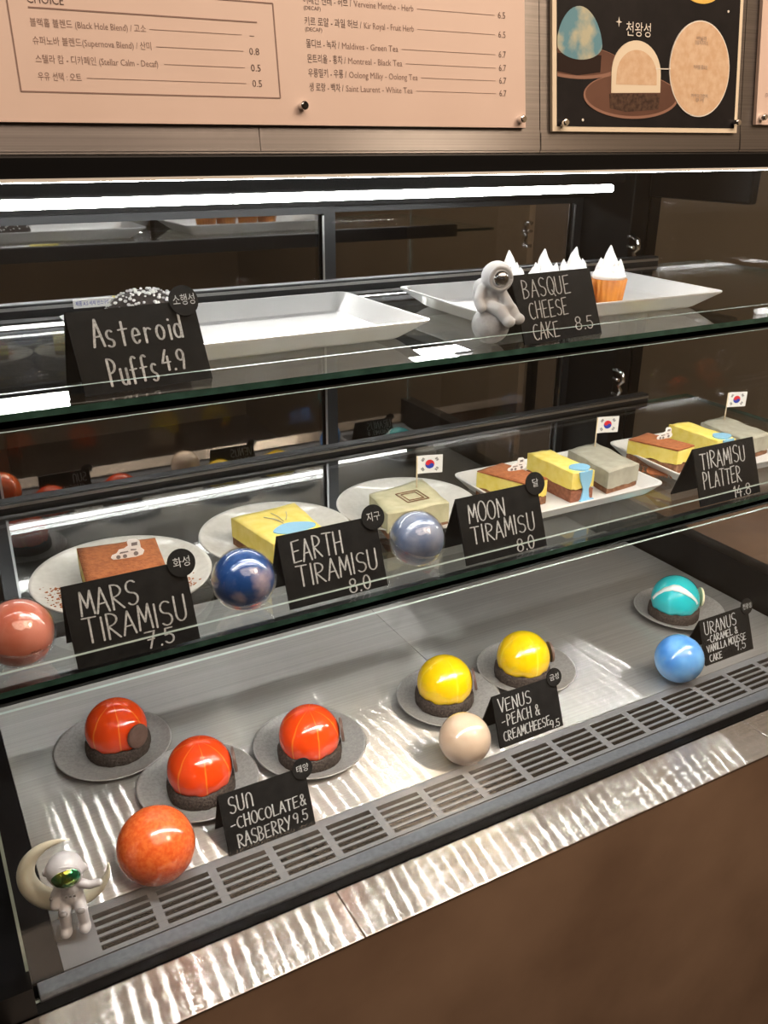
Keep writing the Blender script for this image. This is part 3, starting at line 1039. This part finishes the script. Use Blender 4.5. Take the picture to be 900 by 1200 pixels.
# ------------------------------------------------------------------ planet balls
def planet(label, x, y, z, r, mt, capsule=False, extra=None):
    b = nb()
    ball(b, (0, 0, 0), r * (.955 if capsule else 1), 0, 64, 40)
    o = link('planet_ball', b, mt)
    o.location = (x, y, z + r)
    tag(o, label, 'ball', 'planet balls beside the cards')
    if capsule:
        b = nb(); ball(b, (0, 0, 0), r, 0, 64, 40); link('clear_shell', b, 'shell', o)
        b = nb()
        lathe(b, [(r * 1.0, -.0007), (r * 1.018, -.0007), (r * 1.018, .0007), (r * 1.0, .0007), (r * 1.0, -.0007)], 64)
        s = link('capsule_seam', b, 'shell', o); s.rotation_euler = capsule
    return o


planet('speckled orange ball in front of the orange domes beside the moon figurine', .1361, .6835, DECK, .0374, 'sunball')
planet('pale cream ball left of the VENUS card', .4944, .6850, DECK, .0302, 'venusball')
planet('sky blue ball left of the URANUS card on the deck', .837, .6880, DECK, .0321, 'uranusball')
mb = planet('salmon pink ball at the left edge beside the MARS card', .0458, .6385, SH2, .0265, 'marsball', (.25, .12, 0))
eb = planet('deep blue ball with pink land between the MARS and EARTH cards', .2251, .6395, SH2, .0271, 'earthball', (.5, -.25, 0))
nb_ball = planet('hazy blue grey ball between the EARTH and MOON cards', .3967, .6418, SH2, .0264, 'moonball', (.35, .1, 0))
b = nb()
put_text(b, 'Mars', .008, -.006, .0024, .0075, 'C', 0, lambda u, v, q: tuple((Vector((u + .0, -.0255, v)).normalized()) * .0268))
link('printed_word', b, 'soot', mb, normals=False)
for o_, u_, v_ in ((nb_ball, .011, -.009),):
    b = nb(); put_text(b, 'Moon', u_, v_, .0024, .0075, 'C', 0, lambda u, v, q: tuple((Vector((u, -.0245, v)).normalized()) * .0267)); link('printed_word', b, 'soot', o_, normals=False)

# ------------------------------------------------------------------ tiramisu
def quadblock(bm, q, z0, z1, mi, amp=0.0, seed=0, nx=10, nyy=10, bottom_amp=0.0, inset=0.0):
    """block over a four-cornered footprint (bl, br, fr, fl) with a softly uneven top"""
    rnd = random.Random(seed)
    ph = [rnd.uniform(0, 6.28) for _ in range(6)]
    bl, br, fr, fl = [Vector(p) for p in q]
    cen = (bl + br + fr + fl) / 4
    bl, br, fr, fl = [p + (cen - p) * inset for p in (bl, br, fr, fl)]

    def pt(i, j):
        s, t = i / nx, j / nyy
        p = (fl * (1 - s) + fr * s) * (1 - t) + (bl * (1 - s) + br * s) * t
        # round the corners a touch
        return p
    top, bot = {}, {}
    for i in range(nx + 1):
        for j in range(nyy + 1):
            p = pt(i, j)
            w_ = math.sin(i * .9 + ph[0]) + math.sin(j * 1.1 + ph[1]) + .7 * math.sin((i + j) * 1.7 + ph[2])
            top[i, j] = bm.verts.new((p.x, p.y, z1 + amp * w_ / 2.5 - (.0008 if i in (0, nx) or j in (0, nyy) else 0)))
            w2 = math.sin(i * 1.3 + ph[3]) + math.sin(j * 1.2 + ph[4]) + .8 * math.sin((i * 2.3 - j * 1.9) + ph[5])
            bot[i, j] = bm.verts.new((p.x, p.y, z0 + bottom_amp * w2 / 2.5))
    for i in range(nx):
        for j in range(nyy):
            f = bm.faces.new((top[i, j], top[i + 1, j], top[i + 1, j + 1], top[i, j + 1])); f.material_index = mi; f.smooth = True
            f = bm.faces.new((bot[i, j], bot[i, j + 1], bot[i + 1, j + 1], bot[i + 1, j])); f.material_index = mi
    for i in range(nx):
        for j, a in ((0, 1), (nyy, -1)):
            q4 = (bot[i, j], bot[i + 1, j], top[i + 1, j], top[i, j])
            bm.faces.new(q4 if a == 1 else q4[::-1]).material_index = mi
    for j in range(nyy):
        for i, a in ((0, -1), (nx, 1)):
            q4 = (bot[i, j], bot[i, j + 1], top[i, j + 1], top[i, j])
            bm.faces.new(q4 if a == 1 else q4[::-1]).material_index = mi


def tiramisu(label, q, z, layers, group, seed=0):
    """layers: (name, z0, z1, material, top waviness, underside waviness, inset)"""
    c = sum((Vector(p) for p in q), Vector((0, 0))) / 4
    t = tag(empty('tiramisu', (c.x, c.y, z)), label, 'cake', group)
    qq = [(p[0] - c.x, p[1] - c.y) for p in q]
    for k, (nm, z0, z1, mt, amp, ba, ins) in enumerate(layers):
        b = nb(); quadblock(b, qq, z0, z1, 0, amp, seed + k, bottom_amp=ba, inset=ins); link(nm, b, mt, t)
    return t, c


def flat_poly(bm, pts, z0, z1, mi=0):
    prism(bm, pts, z0, z1, mi)


def blob(cx, cy, rx, ry, seed, n=28, wob=.08):
    rnd = random.Random(seed)
    ph = [rnd.uniform(0, 6.3) for _ in range(3)]
    return [(cx + rx * math.cos(a) * (1 + wob * (math.sin(2 * a + ph[0]) + .6 * math.sin(3 * a + ph[1]))), cy + ry * math.sin(a) * (1 + wob * math.sin(3 * a + ph[2]))) for a in [2 * PI * k / n for k in range(n)]]


def crumbs(parent, cx, cy, rx, ry, z, n, mt, seed, name='cocoa_dusting'):
    rnd = random.Random(seed)
    b = nb()
    flat_poly(b, blob(cx, cy, rx * .72, ry * .72, seed, wob=.10), z - .0006, z + .0003)
    for _ in range(n):
        a, q = rnd.uniform(0, 2 * PI), rnd.uniform(.6, 1.2)
        s = rnd.uniform(.0003, .0009)
        x, y = cx + rx * q * math.cos(a), cy + ry * q * math.sin(a)
        box(b, x - s, x + s, y - s * .7, y + s * .7, z - .0003, z + s)
    o = link(name, b, mt, parent)
    return o


def rover_topper(label, x, y, z, rz, s=1.0):
    """white paper cut-out of a tiny astronaut on a moon buggy, stood upright"""
    t = tag(empty('paper_topper', (x, y, z), rz), label, 'cake topper', 'paper astronaut toppers')
    out = [(-.0105, .0005), (.004, 0), (.0110, .0016), (.0125, .0048), (.0102, .0075), (.0098, .0128), (.0075, .0148), (.0020, .0150), (.0005, .0130), (.0010, .0102), (-.0020, .0085), (-.0058, .0080), (-.0078, .0052), (-.0112, .0042), (-.0122, .0022)]
    out = [(a * s, c * s) for a, c in out]
    fn = lambda u, v, q: (u, q, v)
    b = nb(); prism(b, out, -.0004, .0004, 0, fn); link('paper', b, 'paper', t)
    b = nb()
    for q in (-.00055, .00055):
        for cx, cy, r in ((-.0068, .0022, .0016), (-.0020, .0022, .0016), (.0062, .0032, .0018)):
            prism(b, [(a * s, c * s) for a, c in circ(cx, cy, r, 12)], min(q, q * .7), max(q, q * .7), 0, fn)
        for poly in ([(-.006, .0046), (.001, .0052), (.0005, .0062), (-.005, .0060)], [(.0025, .0062), (.0065, .0060), (.0070, .0068), (.0028, .0074)], [(.0035, .0098), (.0078, .0100), (.0080, .0126), (.0036, .0124)]):
            prism(b, [(a * s, c * s) for a, c in poly], min(q, q * .7), max(q, q * .7), 0, fn)
    link('printed_drawing', b, 'suitshade', t)
    return t


def flag(label, x, y, z, rz=-.25, pole=.036, wd=.0275, ht=.0195):
    t = tag(empty('paper_flag', (x, y, z), rz), label, 'flag', 'small Korean flags on toothpicks')
    b = nb(); tube(b, [(0, 0, -.012), (0, 0, pole)], .0008, 8); link('toothpick', b, 'wood', t)
    z0 = pole - ht
    fn = lambda u, v, q: (u, q + .0006 * math.sin(u / wd * 5), v + z0)
    b = nb()
    for i in range(10):
        u0, u1 = wd * i / 10, wd * (i + 1) / 10
        prism(b, [(u0, 0), (u1, 0), (u1, ht), (u0, ht)], -.0003, .0003, 0, fn)
    fl = link('flag_sheet', b, 'paper', t)
    cx, cy, r = wd / 2, ht / 2, ht * .25
    th = math.radians(-33.7)
    rot = lambda p: (cx + p[0] * math.cos(th) - p[1] * math.sin(th), cy + p[0] * math.sin(th) + p[1] * math.cos(th))
    redp = [(r * math.cos(a), r * math.sin(a)) for a in [PI * k / 20 for k in range(21)]]            # upper half
    redp += [(-r / 2 + r / 2 * math.cos(a), r / 2 * math.sin(a)) for a in [PI + PI * k / 10 for k in range(11)]]
    redp += [(r / 2 + r / 2 * math.cos(a), r / 2 * math.sin(a)) for a in [PI - PI * k / 10 for k in range(11)]]
    dsc = circ(0, 0, r, 40)
    for q in (-.00042, .00042):
        s = 1 if q > 0 else -1
        b = nb(); vs = [b.verts.new(fn(*rot(p), q)) for p in dsc]; b.faces.new(vs)
        for bx, by, pat in ((-1, 1, (1, 1, 1)), (1, 1, (0, 1, 0)), (-1, -1, (1, 0, 1)), (1, -1, (0, 0, 0))):
            ang = math.atan2(by * ht * .33, bx * wd * .33)
            for k, full in enumerate(pat):
                dd = ht * .47 + (k - 1) * ht * .050
                for a0, a1 in (((-1, 1),) if full else ((-1, -.12), (.12, 1))):
                    pc = []
                    for aa, bb in ((a0, -1), (a1, -1), (a1, 1), (a0, 1)):
                        along, acc = aa * ht * .10, dd + bb * ht * .016
                        pc.append((cx + math.cos(ang) * acc - math.sin(ang) * along, cy + math.sin(ang) * acc + math.cos(ang) * along))
                    f = b.faces.new([b.verts.new(fn(u, v, q * 1.02)) for u, v in pc]); f.material_index = 1
        f = b.faces.new([b.verts.new(fn(*rot(p), q * 1.15)) for p in redp]); f.material_index = 2
        link('flag_print', b, ['navy', 'soot', 'red'], fl, normals=False)
    return t


# three round plates of single tiramisu on the lower shelf
wp = 'pale round plates on the lower glass shelf'
round_plate('pale grey round plate dusted with cocoa under the MARS tiramisu', .1445, .730, SH2, .0785, 'whiteplate', wp, .012)
round_plate('pale grey round plate under the yellow EARTH tiramisu', .3000, .748, SH2, .0755, 'whiteplate', wp, .012)
round_plate('pale grey round plate under the grey green MOON tiramisu', .4500, .750, SH2, .0750, 'whiteplate', wp, .012)
ZP = SH2 + .0044
gt = 'tiramisu cakes on the lower glass shelf'
t1, c1 = tiramisu('square cocoa dusted tiramisu on the round plate behind the MARS card', ((.113, .758), (.181, .748), (.173, .687), (.106, .687)), ZP,
                  (('sponge_layer', 0, .008, 'sponge', 0, 0, .01), ('cream_layer', .008, .0255, 'cream', 0, 0, 0), ('cocoa_top', .0255, .0275, 'cocoa', .0004, 0, .004)), gt, 11)
b = nb()
rnd = random.Random(5)
for i in range(1500):
    x = -.0325 - abs(rnd.gauss(0, .0115)) if i % 3 else .034 + abs(rnd.gauss(0, .008))
    y = rnd.uniform(-.040, .020) if i % 3 else rnd.uniform(-.040, -.005)
    rr = math.hypot(x + c1.x - .1445, y + c1.y - .730) / .0785
    if rr > .93:
        continue
    z = .0042 if rr < .58 else .0042 + (rr - .58) / .12 * .001 if rr < .70 else .0052 + (rr - .70) / .255 * .0066
    s_ = rnd.uniform(.0003, .0009)
    box(b, x - s_, x + s_, y - s_ * .7, y + s_ * .7, z - .0044, z - .0044 + s_ * .9)
o = link('cocoa_dusting', b, 'cocoa', t1); o['kind'] = 'stuff'
rover_topper('white paper astronaut cut-out on the cocoa tiramisu behind the MARS card', .1480, .716, ZP + .0272, -.15, 1.15)
t2, c2 = tiramisu('yellow tiramisu with a blue puddle behind the EARTH card', ((.257, .756), (.326, .762), (.324, .688), (.269, .680)), ZP,
                  (('sponge_layer', 0, .008, 'sponge', 0, 0, .01), ('cream_layer', .008, .0285, 'cream', .0006, 0, 0)), gt, 21)
b = nb(); flat_poly(b, blob(.006, -.018, .0195, .0115, 3), .0275, .0297); link('blue_puddle', b, 'blue', t2)
b = nb()
for x0, y0, x1, y1 in ((.000, .000, -.010, .018), (.003, .000, .000, .024), (.006, .002, .014, .020), (.001, -.004, -.004, .012)):
    tube(b, [(x0, y0, .0292), ((x0 + x1) / 2 + .001, (y0 + y1) / 2, .0296), (x1, y1, .0292)], .00045, 6)
link('engraved_line', b, 'greycream', t2)
t3, c3 = tiramisu('grey green tiramisu with a flag behind the hazy blue ball', ((.405, .751), (.477, .764), (.465, .692), (.395, .694)), ZP,
                  (('sponge_layer', 0, .006, 'sponge', 0, 0, .01), ('cream_layer', .006, .0265, 'greycream', .0012, .0, 0)), gt, 31)
b = nb()
for k in range(2):
    a_ = .0125 - k * .004
    cs = [(-a_, -a_), (a_, -a_), (a_, a_), (-a_, a_), (-a_, -a_)]
    for p0, p1 in zip(cs, cs[1:]):
        tube(b, [(p0[0] + .004, p0[1] - .003, .0275), (p1[0] + .004, p1[1] - .003, .0275)], .0005, 6)
link('pressed_square', b, 'sponge', t3)
flag('small Korean flag stuck in the grey green cake behind the hazy blue ball', .4560, .741, ZP + .026)


def dish(label, x, y, z, wx, wy, h, rz, mt, group, flare=.012, wall=.003, rad=.012):
    hx, hy = wx / 2, wy / 2
    b = nb()
    R = lambda d, zz, rr: [(u, v, zz) for u, v in rrect(hx - d, hy - d, max(.003, rr))]
    loft(b, [R(flare + .004, 0, rad * .6), R(flare, .002, rad * .7), R(0, h - .0015, rad), R(-.0003, h, rad), R(wall * .8, h, rad), R(wall + flare * .9, .0050, rad * .7), R(wall + flare + .006, .0042, rad * .5)], 0)
    o = link('serving_dish', b, mt)
    o.location = (x, y, z)
    o.rotation_euler = (0, 0, rz)
    return tag(o, label, 'dish', group)


dish('white rectangular dish of three tiramisu slices behind the MOON card', .632, .724, SH2, .196, .138, .016, .0, 'tray', 'white dishes of tiramisu slices')
dish('white rectangular dish of three tiramisu slices behind the PLATTER card', .862, .722, SH2, .192, .138, .016, -.05, 'tray', 'white dishes of tiramisu slices')
ZT = SH2 + .0046


def slice_set(dx, dy, where, seed):
    g = 'tiramisu slices on the white dishes'
    sh = lambda q: [(a + dx, c + dy) for a, c in q]
    a, ca = tiramisu('cocoa topped yellow tiramisu slice ' + where, sh(((.538, .749), (.578, .757), (.592, .694), (.561, .690))), ZT, (('sponge_layer', 0, .010, 'sponge', .001, 0, .0), ('cream_layer', .010, .0275, 'cream', 0, .0022, 0), ('cocoa_top', .0275, .0298, 'cocoa', .0004, 0, .006)), g, seed)
    crumbs(a, -.016, -.018, .024, .020, .0004, 120, 'cocoa', seed)
    rover_topper('white paper astronaut cut-out on the cocoa slice ' + where, .5760 + dx, .728 + dy, ZT + .0294, -.1, .95)
    c, cc = tiramisu('yellow tiramisu slice with a blue drip ' + where, sh(((.614, .758), (.645, .756), (.645, .680), (.616, .682))), ZT, (('sponge_layer', 0, .014, 'pinksponge', .001, 0, 0), ('cream_layer', .014, .0345, 'cream', .0008, .0015, 0)), g, seed + 3)
    b = nb()
    flat_poly(b, blob(.004, -.027, .0115, .010, seed), .0335, .0358)
    drip = [(-.006, .034), (.012, .034), (.0115, .022), (.0085, .013), (.0100, .004), (.0125, 0), (-.0015, 0), (.0000, .006), (.0010, .014), (-.0035, .024)]
    prism(b, drip, -.0395, -.0375, 0, lambda u, v, q: (u, q, v))
    prism(b, blob(.006, -.040, .009, .005, seed + 1), 0, .0012, 0)
    link('blue_drip', b, 'blue', c)
    d, cd = tiramisu('grey tiramisu slice with a flag ' + where, sh(((.680, .765), (.727, .770), (.718, .687), (.668, .682))), ZT, (('sponge_layer', 0, .006, 'sponge', .001, 0, .02), ('cream_layer', .006, .0265, 'ashcream', .0012, .0012, 0)), g, seed + 7)
    flag('small Korean flag stuck in the grey slice ' + where, .7140 + dx, .757 + dy, ZT + .0262)


slice_set(0, 0, 'on the white dish beside the MOON card', 40)
slice_set(.2250, 0.004, 'on the white dish behind the PLATTER card', 60)

# ------------------------------------------------------------------ top shelf
gd = 'large white trays on the top glass shelf'
dish('wide white tray holding the sugared puff on the top shelf', .2790, .748, SH1, .284, .172, .019, .01, 'tray', gd, .020, .003, .010)
dish('wide white tray holding the cream topped cheesecakes on the top shelf', .6320, .746, SH1, .300, .172, .019, -.03, 'tray', gd, .020, .003, .010)

b = nb()
rnd = random.Random(3)
lathe(b, [(0, 0), (.030, 0), (.036, .006), (.0375, .014), (.034, .024), (.025, .0325), (.012, .037), (0, .038)], 40, wob=lambda k, a, r, z: (r * (1 + .03 * math.sin(5 * a + k) + .02 * math.sin(11 * a)), z))
pf = link('cream_puff', b, 'puff'); pf.location = (.2030, .785, SH1 + .0045)
tag(pf, 'dark round choux puff under white pearl sugar behind the Asteroid Puffs card', 'pastry')
b = nb()
for _ in range(190):
    a, e = rnd.uniform(0, 2 * PI), rnd.uniform(.15, 1.5)
    r = .0372 * math.cos(e) ** .75
    z = .012 + .0265 * math.sin(e)
    ball(b, (r * math.cos(a), r * math.sin(a), z), rnd.uniform(.0011, .0023), 0, 6, 4, (1, .8, .7), Matrix.Rotation(rnd.uniform(0, 6), 3, 'Z'))
o = link('pearl_sugar', b, 'sugar', pf); o['kind'] = 'stuff'


def cheesecake(seed):
    rnd = random.Random(seed)
    t = empty('cheesecake_cup')
    b = nb()
    n = 80
    fl = lambda k, a, r, z: (r * (1 + .035 * (1 if int(a / (2 * PI) * n + .5) % 4 < 2 else -1)), z)
    lathe(b, [(.0158, 0), (.0190, .0245), (.0183, .0245), (.0152, .001)], n, wob=fl)
    lathe(b, [(0, .0004), (.0155, .0004)], n)
    link('paper_liner', b, 'liner', t)
    b = nb(); lathe(b, [(0, .001), (.0148, .001), (.0176, .0235), (.0150, .0262), (0, .0272)], 40); link('cheesecake', b, 'cheese', t)
    b = nb()
    lathe(b, [(0, .024), (.0165, .024), (.0178, .0275), (.0150, .0325), (.0085, .0365), (0, .038)], 24)
    for k in range(7):
        a = 2 * PI * k / 7 + rnd.uniform(-.2, .2)
        rr = rnd.uniform(.009, .0125)
        x, y = rr * math.cos(a), rr * math.sin(a)
        hh = rnd.uniform(.009, .017)
        tube(b, [(x, y, .028), (x * 1.0, y * 1.0, .030 + hh * .3), (x * .95 + rnd.uniform(-.002, .002), y * .95, .030 + hh * .7), (x * .95 + rnd.uniform(-.003, .003), y * .95, .031 + hh)], [.0052, .0048, .0028, .0006], 10)
    tube(b, [(0, 0, .030), (.001, 0, .042), (.002, .001, .050), (.0005, .001, .0585)], [.0095, .0080, .0045, .0007], 12)
    b = fuse(b, .0008, 3)
    link('cream_peaks', b, 'whip', t)
    return t


ck = [cheesecake(s) for s in (5, 9)]
spots = [(.556, .738, 'behind the figurine on the moon ball', .2), (.597, .732, 'behind the left half of the BASQUE card', 1.3), (.639, .734, 'behind the right half of the BASQUE card', 2.6), (.681, .728, 'standing clear right of the BASQUE card', .8)]
for i, (x, y, s, r) in enumerate(spots):
    o = ck[i] if i < 2 else copy_tree(ck[i - 2])
    o.location = (x, y, SH1 + .0046)
    o.rotation_euler = (0, 0, r)
    tag(o, 'cream topped cheesecake in amber paper cup ' + s, 'cake', 'cheesecakes in paper cups on the top tray')

# ------------------------------------------------------------------ astronaut figurines
def limb(bm, pts, rad):
    for (p, q), (r0, r1) in zip(zip(pts, pts[1:]), zip(rad, rad[1:])):
        p, q = Vector(p), Vector(q)
        n = 6
        for k in range(n + 1):
            s = k / n
            ball(bm, p.lerp(q, s), r0 + (r1 - r0) * s, 0, 12, 8)


def moon_sitter():
    """astronaut sitting in a pale crescent, feet on a small clear foot"""
    t = tag(empty('moon_astronaut', (.047, .659, DECK), -.30), 'white astronaut figurine with green visor sitting in an ivory crescent at the left front', 'figurine', None)
    # crescent
    b = nb()
    C0 = Vector((.000, .010, .056))
    R = .0400
    pts, rad = [], []
    for k in range(41):
        a = math.radians(76 + 292 * k / 40)
        s = k / 40
        wdt = .0086 * math.sin(PI * min(1, max(0, s))) ** .95 + .0006
        rr = R - wdt
        pts.append(C0 + Vector((rr * math.cos(a), 0, rr * math.sin(a) * 1.0)))
        rad.append(wdt)
    tube(b, pts, rad, 20)
    link('crescent_moon', b, 'crescent', t)
    # foot
    b = nb(); box(b, -.012, .006, -.014, .004, 0, .0035, 0, .0008); link('clear_foot', b, 'clearbase', t)
    # body
    b = nb()
    hd = Vector((.0040, -.002, .0730))
    ball(b, hd, .0152, 0, 24, 16, (1.06, 1, .98))
    for sx in (-1, 1):
        ball(b, hd + Vector((sx * .0155, .001, -.002)), .0040, 0, 12, 8)
    ball(b, (.006, 0, .0500), .0095, 0, 16, 12, (1, .85, 1.0))
    ball(b, (.006, 0, .0405), .0105, 0, 16, 12, (1.02, .88, .95))
    ball(b, (.006, .007, .050), .0080, 0, 16, 12, (1, .7, 1.2))
    limb(b, [(-.002, -.001, .054), (-.0075, -.003, .0455), (-.0080, -.008, .0380)], (.0048, .0042, .0040))
    limb(b, [(.014, -.001, .054), (.0230, -.003, .0515), (.0310, -.003, .0530)], (.0046, .0038, .0034))
    limb(b, [(.000, -.002, .0370), (-.0005, -.010, .0300), (-.0015, -.0075, .0120)], (.0064, .0056, .0050))
    limb(b, [(.0115, -.002, .0370), (.0140, -.010, .0310), (.0145, -.0075, .0150)], (.0064, .0056, .0050))
    ball(b, (-.0015, -.010, .0085), .0058, 0, 12, 8, (.95, 1.25, .95))
    ball(b, (.0150, -.010, .0112), .0058, 0, 12, 8, (.95, 1.25, .95))
    b = fuse(b, .0009, 3)
    link('astronaut_body', b, 'suit', t)
    b = nb()
    ball(b, hd + Vector((.0014, -.0058, -.0010)), .0128, 0, 28, 18, (1.04, .92, .90)); v = link('visor', b, 'visor', t)
    b = nb()
    pts = [hd + Vector((.0014 + .0130 * math.cos(a), -.0098 + .0025 * abs(math.cos(a)), -.0010 + .0113 * math.sin(a))) for a in [2 * PI * k / 28 for k in range(29)]]
    tube(b, pts, .0014, 8); link('visor_rim', b, 'suit', t)
    b = nb()
    for p in ((-.0010, -.0142, .0330), (.0143, -.0142, .0342)):
        ball(b, p, .0040, 0, 12, 8, (1, .75, .7))
    ball(b, (-.0098, -.0060, .0450), .0022, 0, 10, 8)
    for dx_ in (-.003, .0005, .004):
        box(b, .006 + dx_ - .0010, .006 + dx_ + .0010, -.0092, -.0080, .0462, .0482)
    link('painted_patches', b, 'suitshade', t)
    return t


moon_sitter()


def moon_hugger():
    t = tag(empty('moon_astronaut', (.4620, .634, SH1), -.35), 'grey astronaut figurine sitting on a round moon ball left of the BASQUE card', 'figurine')
    b = nb(); ball(b, (0, 0, .0165), .0165, 0, 40, 24); link('moon_ball', b, 'moonrock', t)
    b = nb()
    hd = Vector((.003, -.001, .0570))
    ball(b, hd, .0135, 0, 24, 16, (1, 1, 1))
    ball(b, (-.002, .002, .0430), .0100, 0, 16, 12, (1, .9, 1.05))
    ball(b, (-.003, .002, .0345), .0110, 0, 16, 12, (1.05, .95, .85))
    ball(b, (-.008, .007, .045), .0085, 0, 16, 12, (.9, .9, 1.2))
    limb(b, [(-.010, -.002, .047), (-.0140, -.006, .0390), (-.0120, -.010, .0325)], (.0048, .0043, .0042))
    limb(b, [(.006, -.003, .046), (.0105, -.008, .0390), (.0125, -.012, .0345)], (.0046, .0042, .0042))
    limb(b, [(-.005, -.003, .0330), (.003, -.014, .0310), (.008, -.0175, .0245)], (.0062, .0058, .0050))
    limb(b, [(.004, -.001, .0330), (.0145, -.010, .0310), (.0180, -.0125, .0250)], (.0060, .0056, .0050))
    ball(b, (.010, -.0200, .0225), .0054, 0, 12, 8, (1.1, 1.1, .9))
    ball(b, (.0200, -.0140, .0235), .0054, 0, 12, 8, (1.1, 1.1, .9))
    b = fuse(b, .0009, 3)
    link('astronaut_body', b, 'graysuit', t)
    b = nb(); ball(b, hd + Vector((.0005, -.0062, .000)), .0086, 0, 24, 16, (1, 1, 1)); link('visor', b, 'silver', t)
    b = nb()
    pts = [hd + Vector((.0005 + .0092 * math.cos(a), -.0100, .0092 * math.sin(a))) for a in [2 * PI * k / 28 for k in range(29)]]
    tube(b, pts, .0017, 8); link('visor_rim', b, 'graysuit', t)
    return t


moon_hugger()

# ------------------------------------------------------------------ dim staff side behind the case
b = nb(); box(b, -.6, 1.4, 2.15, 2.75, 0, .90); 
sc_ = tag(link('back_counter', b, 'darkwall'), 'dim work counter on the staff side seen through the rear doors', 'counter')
b = nb(); box(b, -.62, 1.42, 2.12, 2.76, .90, .93, 0, .003); link('steel_worktop', b, 'alu', sc_)
